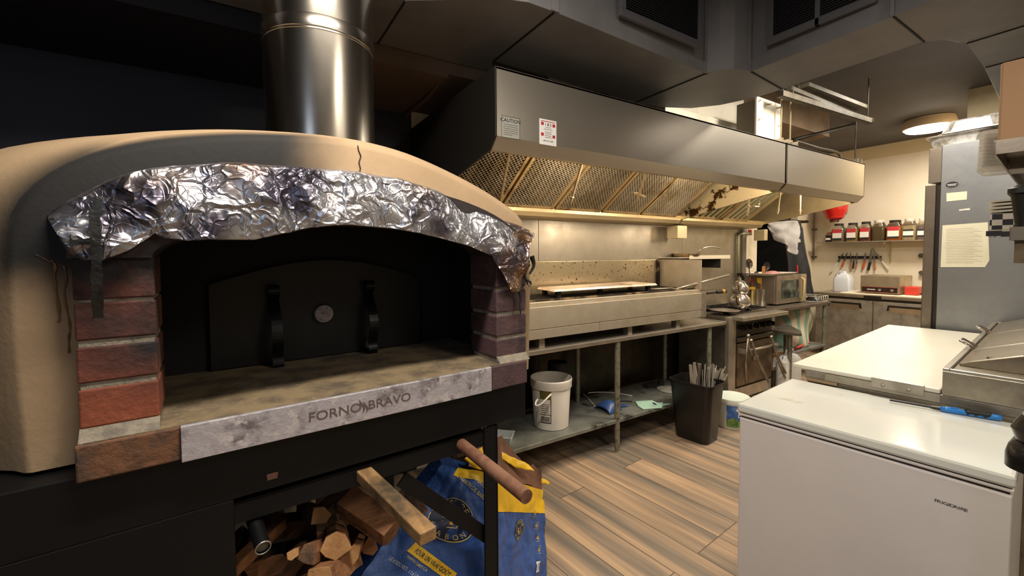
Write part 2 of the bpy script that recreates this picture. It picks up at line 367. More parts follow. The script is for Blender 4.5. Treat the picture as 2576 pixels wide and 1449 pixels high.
loops = [L3(I, 1.40), L3(I, 1.262), L3([a.lerp(i, .93) for a, i in zip(A, I)], 1.252), L3(off(A, -.012), 1.25), L3(A, 1.257), L3(off(A, .022), 1.285), L3(wid(off(A, .040), .10), 1.36), L3(wid(off(A, .065), .27), 1.55), L3(wid(off(A, .08), .36), 1.8), L3(wid(off(A, .03), .30), 2.1), L3(off(A, -.05), 2.35), L3(chk(A, .7), 2.52)]
sh = B(OVM); sh.loft(loops, closed=False)
nA = len(A); last = (len(loops)-1)*nA; sh.f.append(tuple(last+i for i in range(nA)))
build('stucco_shell', sh, stucco, oven, smooth=True, autosm=True)
crk = [(900, 366), (902, 378), (908, 392), (903, 408), (907, 424), (904, 435)]
build('crack', B().tube([OVM @ (ov(x, y, 1.2485)) for x, y in crk], .0016, 5), mat('crack_dark', '2b1d14', .9), oven, label='thin dark crack in the stucco above the foil')
dm_ = mat('drip_stain', '7a5a38', .7, c2='5e4228', scale=20)
for pts in (([(128, 655), (140, 665), (135, 700), (142, 740), (150, 800), (146, 812)], 3), ([(160, 668), (168, 700), (158, 740), (172, 800), (176, 830), (172, 850), (173, 890)], 2.2), ([(90, 640), (112, 650), (126, 660)], 1.6)):
    pp_l = smoothpts([Vector((x, y, 0)) for x, y in pts[0]], 2); vs = []
    for i_, q_ in enumerate(pp_l):
        w_ = pts[1]*(1+.5*math.sin(i_*1.3))*(1 if i_ not in (0, len(pp_l)-1) else .3)
        for sg in (-1, 1): p_ = ov(q_.x+sg*w_, q_.y, 1.2490); vs.append((p_.x, 1.2492, p_.z))
    b = B(OVM); b.add(vs, [(2*i_, 2*i_+1, 2*i_+3, 2*i_+2) for i_ in range(len(pp_l)-1)]); build('drip_stain', b, dm_, oven, label='brown drip stain on the left of the stucco')
# hearth, slab bricks, steel lip
build('hearth', B(OVM).box((-.20, 1.165, 1.05), (.90, 2.3, 1.116)), mat('hearth_stone', '7d6c50', .85, c2='54483a', scale=10, lo=.42, hi=.62, bump=.5, bscale=90, c3='96876a', scale3=60, lo3=.62, hi3=.7), oven)
build('slab_brick', B(OVM).box((-.212, 1.16, 1.04), (-.0485, 1.32, 1.114)), mat('slab_brick', '704a30', .7, c2='3a322a', scale=9, lo=.42, hi=.6, bump=.5, bscale=50, c3='b09a7e', scale3=7, lo3=.66, hi3=.70), oven, bevel=.004, label='scratched brown slab brick left of the steel plate')
build('slab_brick', B(OVM).box((.756, 1.16, 1.035), (.909, 1.32, 1.1145)), brick_r, oven, bevel=.004, label='dark purple slab brick right of the steel plate')
lip = build('front_plate', B(OVM).box((-.048, 1.152, 1.0375), (.755, 1.164, 1.1165)), mat('scuffed_plate', 'c2bec4', .42, .5, c2='7a7074', scale=13, lo=.52, hi=.66, bump=.35, bscale=40, c3='d4ced0', scale3=24, lo3=.55, hi3=.62, r2=.6), oven, bevel=.0015, label='scuffed grey steel plate lettered FORNO BRAVO')
fnp = lambda x, y: OVM @ Vector((x, 1.1512, y))
tb = B(); 
pF, pB = ov(845, 1043, 1.1512), ov(978, 1012, 1.1512)
write(tb, 'FORNO', .034, fnp, off=(pF.x, 1.066), bold=.004, sx=1.12); write(tb, 'BRAVO', .034, fnp, off=(pB.x+.004, 1.066), bold=.004, sx=1.12)
fx = (pF.x+pB.x)/2+.0005
for dx, s in ((-.004, 1), (.006, .8)): poly2d(tb, [(fx+dx+.006*math.sin(t*5)*s+(.003 if k else -.003)*math.sin(math.pi*t), 1.056+.044*t*s) for k in (0, 1) for t in ([i/8 for i in range(9)] if not k else [1-i/8 for i in range(9)])], fnp)
build('lettering', tb, mat('etched_letters', '5c4d4a', .6), lip)
# brick piers: courses with mortar between
def pier(u0, u1, m, zs, nm, lab):
    b = B(OVM); 
    for z0, z1 in zs: b.box((u0, 1.188, z0), (u1, 1.36, z1))
    o = build('brick_pier', b, m, oven, bevel=.004, label=lab)
    build('mortar', B(OVM).box((u0+.004, 1.192, 1.117), (u1-.004, 1.35, zs[-1][1])), mortar, o)
    build('mortar', B(OVM).prism([(1.168, 1.115), (1.19, 1.115), (1.19, 1.139)], lambda v, z: (u0, v, z), lambda v, z: (u1, v, z)), mortar, o)
pier(-.208, -.083, brick, [(1.138, 1.217), (1.230, 1.302), (1.316, 1.392), (1.398, 1.485)], 'L', 'red brick pier left of the oven mouth, sooty at the top')
pier(.800, .927, brick_r, [(1.130, 1.193), (1.205, 1.275), (1.287, 1.36), (1.372, 1.485)], 'R', 'dark purple brick pier right of the oven mouth')
def archl(hw, zs, rise, n=40, c=.355, z0=1.116): return [Vector((c-hw, z0))] + [Vector((c+hw*math.cos(t), zs+rise*math.sin(t))) for t in [math.pi*(1-k/n) for k in range(n+1)]] + [Vector((c+hw, z0))]
oa = archl(.568, 1.482, .205, z0=1.482); ia = archl(.44, 1.482, .09, z0=1.482)
ar = B(OVM); ar.loft([L3(ia, 1.36), L3(ia, 1.178), L3(oa, 1.178), L3(oa, 1.36)], closed=False)
build('brick_arch', ar, soot_brick, oven, smooth=True, autosm=True)
vest = B(OVM); vest.loft([L3(archl(.448, 1.482, .10), 1.345), L3(archl(.52, 1.47, .13), 1.5), L3(archl(.52, 1.47, .13), 1.668)], closed=False); vest.keep = False
build('vestibule', vest, soot, oven, smooth=True, autosm=True)
dw = B(OVM); dw.box((-.2, 1.668, 1.1), (.95, 1.7, 1.72)); build('chamber_wall', dw, soot, oven)
dl = [Vector((.012, 1.118)), Vector((.012, 1.395))] + [Vector((.012+.715*k/12, 1.395+.075*math.sin(math.pi*k/12))) for k in range(1, 12)] + [Vector((.727, 1.385)), Vector((.727, 1.118))]
door = build('oven_door', B(OVM).prism([(p.x, p.y) for p in dl], lambda u, z: (u, 1.645, z), lambda u, z: (u, 1.667, z)), mat('door_black', '090b0d', .5, .3, c2='0e1113', scale=10, bump=.08), oven, bevel=.003, label='black arched steel oven door')
for (x0, y0), (x1, y1) in (((690, 735), (703, 925)), ((932, 722), (943, 885))):
    p = ov(x0, y0, 1.6); q = ov(x1, y1, 1.56); h = B(OVM)
    path = [(p.x, 1.643, p.z-.03), (p.x, 1.60, p.z-.01), (p.x, 1.60, p.z+.018), (p.x, 1.625, p.z+.022), (p.x, 1.63, p.z)]
    s2 = [(p.x, 1.63, p.z-.03)]+[(p.x+(q.x-p.x)*t, 1.63-.07*math.sin(math.pi*t*.8), p.z-.03+(q.z+.03-p.z+.03)*t) for t in (.25, .5, .75, 1)]
    e = s2[-1]; s2 += [(e[0], e[1]-.015, e[2]-.028), (e[0], e[1]+.01, e[2]-.05), (e[0], e[1]+.045, e[2]-.04), (e[0], e[1]+.055, e[2]-.01), (e[0], 1.645, e[2]+.012)]
    for pl in (path, s2):
        pl = smoothpts(pl, 2)
        for a, c in zip(pl, pl[1:]): h.bar(a, c, .032, .006, up=(0, .3, 1) if abs((c-a).normalized().z) < .9 else (0, 1, 0))
    hh = build('handle', h, mat('handle_black', '16191b', .35, .6), door, label='curled black iron strap handle')
th = ov(817, 790, 1.62)
t_ = build('thermometer', B(OVM).lathe([(0, 0), (.030, 0), (.034, .004), (.034, .02)], (th.x, 1.626, th.z), 32, (0, 1, 0)), mat('gauge_rim', '8f8f8c', .35, .9), door, smooth=True, autosm=True, label='round steel thermometer in the middle of the door')
build('dial', B(OVM).lathe([(0, -.001), (.028, -.001), (.028, .002)], (th.x, 1.625, th.z), 32, (0, 1, 0)), mat('gauge_dial', '8a7f7c', .6, c2='5d5250', scale=60), t_)
# black base box
bx = B(OVM); bx.box((-1.0, 1.192, .905), (.925, 2.4, 1.042)); bx.box((-1.0, 1.192, .55), (.045, 1.21, .905))
build('base_box', bx, blackp, oven, bevel=.003, label='black painted steel base under the oven')
sp_ = ov(685, 1198, 1.19); build('scuff', B(OVM).grid(lambda s, t: (sp_.x-.012+.024*s+.004*noise.noise((s*7, t*5, 0)), 1.1905, sp_.z-.008+.016*t+.006*noise.noise((s*6, t*9, 3))), 6, 4), mat('rust_scuff', '7d5a4c', .8), oven, label='small rusty paint chip')
# ------------------------------------------------------------------ oven stand
stand = thing('oven_stand', 'black angle steel stand under the pizza oven, firewood stored inside', 'stand', OVM @ Vector((.35, 1.25, 0)), TO)
lg = B(OVM).box((.752, 1.195, 0), (.805, 1.203, .9)).box((.797, 1.195, 0), (.805, 1.25, .9)); build('leg', lg, blackp, stand)
build('leg', B(OVM).box((.752, 2.20, 0), (.805, 2.25, .9)), blackp, stand)
build('leg', B(OVM).box((-.02, 2.20, 0), (.03, 2.25, .9)), blackp, stand)
build('leg', B(OVM).box((-.02, 1.215, 0), (.03, 1.26, .9)), blackp, stand)
build('rail', B(OVM).box((.04, 1.20, .838), (.752, 1.208, .892)).box((.04, 1.2, .884), (.752, 1.24, .892)), blackp, stand, bevel=.001)
build('rail', B(OVM).box((.757, 1.25, .838), (.765, 2.2, .892)), blackp, stand)
p, q = ov(1010, 1205, 1.215), ov(1240, 1358, 1.215)
br_ = B(OVM); br_.bar((p.x, 1.214, p.z), (q.x, 1.214, q.z), .006, .045, up=(0, 0, 1)); br_.bar((p.x, 1.235, p.z+.02), (q.x, 1.235, q.z+.02), .04, .005)
build('brace', br_, blackp, stand)
build('shelf', B(OVM).box((-.4, 1.22, .24), (.36, 2.2, .26)), blackp, stand)
build('leg', B(OVM).box((.34, 1.9, 0), (.36, 1.92, .24)), blackp, stand)
# ------------------------------------------------------------------ stored handles sticking out of the slot
rust = mat('rusty_pole', '6b4634', .6, c2='85604a', scale=14, lo=.4, hi=.6, bump=.3)
pe = fz(at(1325, 1250, Z=.87)); e1 = OVM.inverted() @ at(1325, 1250, Z=.862); s1 = ov(1150, 1118, 1.25)
tag(build('round_pole', B(OVM).cyl((s1.x+.0, 1.6, .872), e1, .0185, n=24), rust, smooth=True, autosm=True), 'round rusty brown pole sticking out under the oven, right of the square one', 'pole')
e2 = OVM.inverted() @ at(1078, 1350, Z=.862); s2_ = ov(885, 1197, 1.22)
pb = B(OVM).bar((s2_.x, 1.5, .87), e2, .042, .03)
wood_h = mat('weathered_handle', '7a5f40', .6, c2='a57f52', scale=5, lo=.4, hi=.62, stretch=(8, 1, 8), bump=.25, c3='3c3426', scale3=4, lo3=.5, hi3=.66)
tag(build('wooden_stick', pb, wood_h, bevel=.003), 'square weathered wooden stick poking out under the oven above the firewood', 'stick')
e3 = OVM.inverted() @ at(662, 1378, Z=.80); 
bp3 = B(OVM); d3 = Vector(e3); bp3.cyl((d3.x-.03, 1.45, .865), d3, .017, n=24, cap=False); bp3.cyl((d3.x-.03, 1.45, .865), d3, .0145, n=24, cap=False)
pp = build('black_pipe', bp3, blackp, smooth=True); tag(pp, 'black hollow pipe end pointing forward under the oven, left of the firewood', 'pipe')
dd = (d3-Vector((d3.x-.03, 1.45, .865))).normalized()
build('rim', B(OVM).tube([d3+dd.orthogonal().normalized()*.016*math.cos(t)+dd.cross(dd.orthogonal().normalized())*.016*math.sin(t) for t in [k*math.pi/12 for k in range(24)]], .0015, 6, closed=True), mat('pipe_rim', '9a958c', .4, .6), pp, label='bare metal rim')
build('plug', B(OVM).cyl(d3-dd*.006, d3-dd*.012, .0145), mat('pipe_inside', '5d5647', .6), pp)

# ------------------------------------------------------------------ crumpled foil over the arch
foil_pairs = [((118, 548), (150, 600)), ((160, 517), (175, 637)), ((215, 487), (215, 657)), ((262, 464), (262, 656)), ((330, 440), (330, 628)), ((385, 428), (388, 588)), ((410, 425), (412, 600)), ((470, 420), (460, 606)), ((560, 416), (580, 604)), ((640, 419), (640, 603)), ((700, 423), (700, 590)), ((800, 429), (780, 572)), ((900, 436), (870, 566)), ((1000, 455), (980, 574)), ((1100, 487), (1090, 594)), ((1180, 523), (1180, 620)), ((1230, 546), (1240, 645)), ((1270, 562), (1268, 695)), ((1300, 572), (1282, 735)), ((1328, 582), (1306, 732)), ((1343, 590), (1330, 655))]
NT = 420
Tt = resample([Vector((a[0], a[1], i)) for i, (a, b_) in enumerate(foil_pairs)], NT+1)
def fp(s):
    x = Tt[int(round(s*NT))]; k = x.z; i = min(int(k), len(foil_pairs)-2); w = k-i
    b0, b1 = Vector(foil_pairs[i][1]), Vector(foil_pairs[i+1][1]); return Vector((x.x, x.y)), b0.lerp(b1, w)
def crump(P, a=1):
    r = .010*noise.noise(P*6); amp = .0065; q = P*9+Vector((.8, .3, .5))*noise.noise(P*5)
    for o in range(2):
        d_, _p = noise.voronoi(q); r += amp*(.5-d_[0]); q = q*2.3+Vector((3.1, 1.7, 5.3)); amp *= .40
    return r*a
def foil_pt(s, t):
    T, Bt = fp(s)
    if t < .12:
        w = t/.12; pt = ov(T.x, T.y-2, 1.262-.085*w); P = Vector((pt.x, 1.262-.085*w, pt.z+.004*math.sin(w*math.pi)))
    elif t < .9:
        w = (t-.12)/.78; v = 1.177-.022*math.sin(math.pi*min(1, w*.8))-.012*w; y = T.lerp(Bt, w); pt = ov(y.x, y.y, v); P = Vector((pt.x, v, pt.z))
    else:
        w = (t-.9)/.1; pt = ov(Bt.x, Bt.y, 1.165+.03*w); P = Vector((pt.x, 1.155+.05*w, pt.z+.01*w))
    d = crump(P); edge = 1 if .05 < t < .97 else .3
    fold = .006*math.sin(P.x*38+P.z*30+3*noise.noise(P*5)); P.y -= (d+fold)*edge; P.z += .3*d*edge
    return P
foil_m = mat('aluminium_foil', 'c2c2c8', .33, .9, c2='8b6a4e', scale=3.4, lo=.52, hi=.66, bump=.2, bscale=30, bstretch=(1, 1, 1), c3='5e5a66', scale3=4.5, lo3=.5, hi3=.62, detail=2)
_nt = foil_m.node_tree; _N = _nt.nodes; _L = _nt.links; _tc = _N.new('ShaderNodeTexCoord'); _h = None
_wn = _N.new('ShaderNodeTexNoise'); _wn.inputs['Scale'].default_value = 12; _L.new(_tc.outputs['Object'], _wn.inputs[0])
_wm = _N.new('ShaderNodeMix'); _wm.data_type = 'VECTOR'; _wm.inputs[0].default_value = .10; _L.new(_tc.outputs['Object'], _wm.inputs[4]); _L.new(_wn.outputs['Color'], _wm.inputs[5])
for _sc, _w in ((8, .010), (19, .0035), (48, .0008)):          # sharp crease lines between flat facets
    _v = _N.new('ShaderNodeTexVoronoi'); _v.feature = 'DISTANCE_TO_EDGE'; _v.inputs['Scale'].default_value = _sc; _L.new(_wm.outputs[1], _v.inputs['Vector'])
    _r = _N.new('ShaderNodeMapRange'); _r.inputs[2].default_value = .10; _r.inputs[3].default_value = _w; _r.inputs[4].default_value = 0; _L.new(_v.outputs['Distance'], _r.inputs[0])
    if _h is None: _h = _r.outputs[0]
    else: _a = _N.new('ShaderNodeMath'); _L.new(_h, _a.inputs[0]); _L.new(_r.outputs[0], _a.inputs[1]); _h = _a.outputs[0]
_bp = _N.new('ShaderNodeBump'); _bp.inputs['Strength'].default_value = .7; _bp.inputs['Distance'].default_value = 1.0; _L.new(_h, _bp.inputs['Height'])
_old = _N['Principled BSDF'].inputs['Normal'].links[0].from_socket; _L.new(_old, _bp.inputs['Normal']); _L.new(_bp.outputs[0], _N['Principled BSDF'].inputs['Normal'])
fo = build('aluminium_foil', B(OVM).grid(foil_pt, NT, 90), foil_m, smooth=True)
tag(fo, 'crumpled aluminium foil wrapped over the oven arch, heat stained in the middle', 'foil')
def tape(pts, w, m, nm='tape'):
    b = B(OVM); path = smoothpts(pts, 2); vs = []
    for i, p in enumerate(path):
        ww = w*(1+.15*math.sin(i*1.7)) * (.4 if i == 0 else 1); tw = .25*math.sin(i*.5)
        vs += [p+Vector((-ww/2, .003*tw, 0)), p+Vector((ww/2, -.006*tw, 0))]
    b.add(vs, [(2*i, 2*i+1, 2*i+3, 2*i+2) for i in range(len(path)-1)]); return b
P_ = lambda x, y, v: ov(x, y, v)
tape_m = mat('black_tape', '1a1b1a', .3, c2='2c2c2a', scale=20, bump=.6, bscale=30)
build('tape', tape([P_(250, 494, 1.14), P_(236, 540, 1.132), P_(240, 600, 1.13), P_(244, 656, 1.13), P_(243, 720, 1.14), P_(247, 800, 1.16)], .0165, tape_m), tape_m, fo, solid=.001, label='strip of black tape hanging from the foil')
build('tape', tape([P_(178, 590, 1.13), P_(175, 604, 1.125), P_(215, 612, 1.122), P_(290, 598, 1.118)], .002, tape_m).prism([(0, 0), (1, 0), (1, 1), (0, 1)], lambda a, c: OV(*(P_(172+60*a, 604+16*c-6*a, 1.124))), lambda a, c: OV(*(P_(172+60*a, 604+16*c-6*a, 1.1235)))), tape_m, fo, label='short crosswise piece of black tape')
fl = B(OVM)
for pl, w in (([(1338, 645), (1345, 668), (1332, 690)], .010), ([(1330, 665), (1318, 690), (1328, 716)], .008), ([(1300, 720), (1312, 745), (1308, 770), (1310, 790)], .007), ([(1322, 700), (1338, 712), (1330, 722)], .006)):
    fl.tube([P_(x, y, 1.16) for x, y in smoothpts(pl, 2)], [w*(1-.8*i/(len(smoothpts(pl, 2)))) for i in range(len(smoothpts(pl, 2)))], 5)
build('tape', fl, tape_m, fo, label='torn black tape shreds at the right end of the foil')
# ------------------------------------------------------------------ flue
ch = OVM @ Vector((.337, 1.53, 0)); chm = mat('flue_steel', 'b4ada2', .21, 1, c2='a39b8f', scale=2.5, stretch=(1, 1, .4), r2=.27)
flue = thing('flue_pipe', 'wide shiny stainless steel flue pipe rising from the oven to the ceiling', 'flue', (ch.x, ch.y, 1.78))
def pipe(r, z0, z1, n=64): return B().cyl((ch.x, ch.y, z0), (ch.x, ch.y, z1), r, n=n, cap=False)
build('pipe_section', pipe(.1655, 1.74, 2.155), chm, flue, smooth=True)
build('pipe_section', pipe(.1665, 2.165, 3.04), chm, flue, smooth=True)
build('joint_band', B().open_lathe([(.1655, 2.150), (.1672, 2.151), (.1672, 2.155), (.1662, 2.157), (.1680, 2.159), (.1680, 2.193), (.1665, 2.195)], (ch.x, ch.y, 0), 64), chm, flue, smooth=True, autosm=True)
lb = B().grid(lambda s, t: (ch.x+.1675*math.cos(-.62-.5*s), ch.y+.1675*math.sin(-.62-.5*s), 2.325+.2*t), 8, 2)
build('label', lb, mat('yellowed_label', 'c9bf92', .5), flue, label='pale yellow label near the top of the pipe')
# ------------------------------------------------------------------ range hoods
hood_m = mat('hood_steel', 'b8b1a5', .29, .86)
hood_in = mat('hood_inner', 'b8a885', .42, .75, c2='9c8660', scale=3, lo=.5, hi=.8, bump=.04, bscale=30)
grease = mat('greasy_inner', 'c8b894', .42, .75, c2='a8916a', scale=3, lo=.5, hi=.8, c3='3c2408', scale3=7, lo3=.54, hi3=.58)
dark_side = mat('hood_side_black', '2a2723', .45, .4, c2='2a2723', scale=3)
HY, HB, HT = 1.65, 2.775, 2.312
def prof(x): return [(x, HY, HT), (x, HY, 2.008), (x, 1.70, 1.957), (x, HB, 1.762), (x, HB, HT)]
def plate(b, x0, x1): b.prism([(p[1], p[2]) for p in prof(0)], lambda y, z: (x0, y, z), lambda y, z: (x1, y, z)); return b
def hood(x0, x1, label, side_m, part_right=False):
    h = thing('range_hood', label, 'range hood', ((x0+x1)/2, 2.2, 1.76), 0, 'stainless range hoods over the cook line')
    build('front_panel', B().box((x0, HY, 2.008), (x1, HY+.012, HT)), hood_m, h, bevel=.0015)
    build('front_lip', B().prism([(HY, 2.008), (1.70, 1.957), (1.712, 1.957), (1.712, 1.985), (HY+.012, 2.008)], lambda y, z: (x0, y, z), lambda y, z: (x1, y, z)), hood_m, h)
    build('light_gutter', B().box((x0+.01, 1.712, 1.965), (x1-.01, 1.76, 1.975)), hood_in, h)
    build('top_panel', B().box((x0, HY, HT-.01), (x1, HB, HT)), hood_m, h)
    build('back_panel', B().box((x0+.004, HB-.01, 1.84), (x1-.004, HB, HT-.01)), hood_in, h)
    # grease trough along the back
    t = B().prism([(2.56, 1.795), (2.56, 1.835), (2.575, 1.835), (2.575, 1.80), (HB, 1.765), (HB, 1.755), (2.58, 1.765)], lambda y, z: (x0+.01, y, z), lambda y, z: (x1-.01, y, z))
    build('grease_trough', t, hood_in, h)
    return h
h1 = hood(.96, 3.497, 'longer range hood section with mesh grease filters over the charbroiler', dark_side)
build('side_panel', plate(B(), .952, .962), dark_side, h1, label='dark left side panel')
build('side_panel', plate(B(), 3.478, 3.497), grease, h1, label='inner partition crusted with brown grease')
h2 = hood(3.503, 4.95, 'shorter range hood section at the far end over the stove', hood_m)
build('side_panel', plate(B(), 4.94, 4.95), hood_in, h2); build('side_panel', plate(B(), 3.503, 3.512), hood_in, h2)
# filters: slanted from the trough up to the front top
fm = mat('filter_mesh', 'd2c6ae', .4, .7, c2='a5936e', scale=4, lo=.4, hi=.7); fb = mat('filter_baffle', '54462f', .5, .6, c2='18120a', scale=5, lo=.4, hi=.6)
frm = mat('filter_frame', 'b59c70', .4, .7, c2='6a4f2c', scale=7, lo=.5, hi=.7)
F0, F1 = Vector((0, 2.575, 1.832)), Vector((0, 1.93, 2.285)); FD = F1-F0; FLN = FD.length; FD = FD.normalized(); FNn = Vector((0, -FD.z, FD.y))*-1
if FNn.z > 0: FNn = -FNn
def fpt(x, a, n=0): return Vector((x, 0, 0))+F0+FD*a+FNn*n
def filt(h, x0, x1, mesh=True, nb=6):
    b = B()
    for a0, a1, c0, c1 in ((x0, x1, 0, .022), (x0, x1, FLN-.022, FLN)): 
        b.add([fpt(a0, c0, 0), fpt(a1, c0, 0), fpt(a1, c1, 0), fpt(a0, c1, 0), fpt(a0, c0, .02), fpt(a1, c0, .02), fpt(a1, c1, .02), fpt(a0, c1, .02)], [(0, 3, 2, 1), (4, 5, 6, 7), (0, 1, 5, 4), (1, 2, 6, 5), (2, 3, 7, 6), (3, 0, 4, 7)])
    for a0, a1 in ((x0, x0+.022), (x1-.022, x1)):
        b.add([fpt(a0, 0, 0), fpt(a1, 0, 0), fpt(a1, FLN, 0), fpt(a0, FLN, 0), fpt(a0, 0, .02), fpt(a1, 0, .02), fpt(a1, FLN, .02), fpt(a0, FLN, .02)], [(0, 3, 2, 1), (4, 5, 6, 7), (0, 1, 5, 4), (1, 2, 6, 5), (2, 3, 7, 6), (3, 0, 4, 7)])
    f = build('filter', b, frm, h)
    c = B(); n = nb*2; w = (x1-x0-.044)/n; pts = []
    for i in range(n+1):
        x = x0+.022+w*i
        for s in (0, 1):
            if i in (0, n) and s: continue
            pts.append((x, (-.012 if (i+s) % 2 else .008)))
    vs = []; 
    for x, d in pts: vs += [fpt(x, .02, d), fpt(x, FLN-.02, d)]
    c.add(vs, [(2*i, 2*i+1, 2*i+3, 2*i+2) for i in range(len(pts)-1)])
    build('baffles', c, fb if mesh else mat('clean_baffle', 'a9a383', .4, .8), f)
    if mesh:
        g = B(); W = x1-x0-.04; Ls = FLN-.04; k = 1.0; st = .028
        for sg in (1, -1):
            o = -Ls
            while o < W+Ls:
                # line x = o + sg*a  clipped to 0..W and 0..Ls
                lo_, hi_ = 0, Ls
                if sg > 0: lo_ = max(0, -o); hi_ = min(Ls, W-o)
                else: lo_ = max(0, o-W); hi_ = min(Ls, o)
                if hi_-lo_ > .004: g.bar(fpt(x0+.02+o+sg*lo_, .02+lo_, .0155), fpt(x0+.02+o+sg*hi_, .02+hi_, .0155), .0034, .002, up=FNn)
                o += st
        build('wire_mesh', g, fm, f)
xs = [1.03, 1.53, 1.99, 2.47, 2.93, 3.42]
for a, c in zip(xs, xs[1:]): filt(h1, a, c-.02)
filt(h2, 3.62, 4.10, False, 5); filt(h2, 4.12, 4.60, False, 5)
def flat_label(x0, z0, x1, z1, y): return lambda a, c: (x0+a, y, z0+c)
def sign(par, name, p0, p1, m, y, label):
    x0, z0, x1, z1 = min(p0.x, p1.x), min(p0.z, p1.z), max(p0.x, p1.x), max(p0.z, p1.z)
    o = build(name, B().box((x0, y-.002, z0), (x1, y, z1)), m, par, label=label); return o, x0, z0, x1, z1
ink = mat('black_print', '1c1c20', .6); redp = mat('red_print', 'b0262c', .5); paper = mat('white_paper', 'e4e2de', .6); grayp = mat('grey_print', '8a8a8c', .6)
s, x0, z0, x1, z1 = sign(h1, 'caution_label', at(1261, 345, Y=HY), at(1307, 299, Y=HY), mat('silver_label', 'a5a49b', .45, .3), HY, 'grey CAUTION sticker at the left end of the hood')
fn = lambda a, c: (x0+a, HY-.0025, z0+c); W_, H_ = x1-x0, z1-z0
b = B(); write(b, 'CAUTION', H_*.24, fn, off=(W_/2, H_*.74), bold=.012)
for i in range(6): rect2d(b, W_*.1, H_*(.62-.095*i), W_*(.9 if i != 5 else .6), H_*(.635-.095*i), fn, 1, 1)
for r in ((0, 0, W_, .002), (0, H_-.002, W_, H_), (0, 0, .002, H_), (W_-.002, 0, W_, H_)): rect2d(b, *r, fn, 1, 1)
build('print', b, ink, s)
s, x0, z0, x1, z1 = sign(h1, 'service_sticker', at(1357, 362, Y=HY), at(1399, 306, Y=HY), paper, HY, 'white and red service sticker on the hood front')
W_, H_ = x1-x0, z1-z0; X0s, Z0s = x0, z0; fn2 = lambda a, c: (X0s+a, HY-.0025, Z0s+c)
b = B(); write(b, '1 & 2', H_*.15, fn2, off=(W_/2, H_*.76), bold=.02); write(b, '647-919-1308', H_*.085, fn2, off=(W_*.5, H_*.13), bold=.015); write(b, 'CLEANING', H_*.06, fn2, off=(W_/2, H_*.67)); write(b, 'MAINTENANCE', H_*.06, fn2, off=(W_/2, H_*.59))
for i in range(4): rect2d(b, W_*.3, H_*(.5-.07*i), W_*.7, H_*(.515-.07*i), fn2, 1, 1)
build('print', b, ink, s)
b = B(); 
for a, c in ((.08, .76), (.76, .74), (.08, .34), (.76, .30)): rect2d(b, W_*a, H_*c, W_*(a+.16), H_*(c+.12), fn2, 1, 1)
rect2d(b, W_*.08, H_*.91, W_*.92, H_*.935, fn2, 1, 1)
build('print', b, redp, s)
# fire suppression drops
noz = mat('nozzle_chrome', 'cdbb98', .3, .9)
def drop(h, x0, y0, x1, y1, Yt, Yb):
    a, c = at(x0, y0, Y=Yt), at(x1, y1, Y=Yb); b = B().cyl(a, c, .008, n=10); d = (c-a).normalized(); b.cyl(c, c+d*.03, .012, .009, n=10).cyl(c+d*.03, c+d*.045, .006, n=10); return build('nozzle_pipe', b, noz, h, smooth=True, autosm=True)
for a in ((1281, 385, 1262, 490), (1466, 405, 1440, 495), (1627, 425, 1609, 488), (1703, 440, 1675, 490)): drop(h1, *a, 1.85, 2.0)
drop(h1, 1622, 495, 1605, 489, 2.0, 2.0)
for a in ((1884, 500, 1882, 530), (1962, 485, 1957, 525), (2014, 490, 2013, 528)): drop(h2, *a, 1.9, 1.92)
build('nozzle_pipe', B().cyl(at(1884, 519, Y=1.9), at(1909, 520, Y=1.9), .008, n=10).cyl(at(1909, 520, Y=1.9), at(1909, 508, Y=1.9), .008, n=10), noz, h2, smooth=True)
b = B()
for x in (1.2, 2.2, 3.2): pass
# grease cups under the trough
cupm = mat('grease_cup', 'c9bb98', .45, .6)
def cup(px0, py0, px1, py1, label, h):
    a, c = at(px0, py1, Y=2.66), at(px1, py0, Y=2.66); o = build('grease_cup', B().box((a.x, 2.6, a.z), (c.x, 2.72, c.z)), cupm, h, bevel=.003); return o
cup(1691, 569, 1715, 600, '', h1); cup(1909, 578, 1918, 605, '', h2)
tag(build('pull_station', B().box(tuple(at(1881, 592, Y=2.79)), tuple(at(1892, 578, Y=2.75))), mat('red_box', 'b23a35', .5)), 'small red box on the wall at the far end of the steel panels', 'box')
# ------------------------------------------------------------------ things above the hood
whit = mat('white_coat_steel', 'e2dac8', .5, .2, c2='c2b394', scale=2.5, lo=.5, hi=.75)
b = B().box((3.05, 2.05, HT), (4.08, 2.72, 3.04)); 
tag(build('exhaust_riser', B().box((2.6, 2.05, HT+.002), (4.05, 2.72, 2.56)).box((2.7, 2.1, 2.56), (3.7, 2.7, 3.03)), whit, bevel=.004), 'bright cream exhaust riser rising from the hood top behind the dark duct', 'duct')
cb_ = thing('electrical_cover', 'white square cover plate with bolts standing on the hood top', 'cover plate', (3.72, 1.82, HT))
a, c = at(1899, 344, Y=1.78), at(1961, 270, Y=1.78)
build('cover', B().box((a.x, 1.77, HT+.01), (c.x, 1.785, c.z+.02)), whit, cb_, bevel=.003)
build('box', B().box((a.x+.01, 1.785, HT+.003), (c.x-.03, 1.93, c.z)), mat('box_back', '6f675a', .5, .4), cb_)
for i in range(3):
    for j in range(3):
        if i == 1 and j == 1: continue
        x = a.x+.03+(c.x-a.x-.06)*i/2; z = HT+.04+(c.z-HT-.05)*j/2
        build('bolt', B().cyl((x, 1.77, z), (x, 1.755, z), .007, n=8), noz, cb_)
rod = mat('threaded_rod', 'b3a27e', .4, .8); drk = mat('dark_rod', '3a3430', .5, .6)
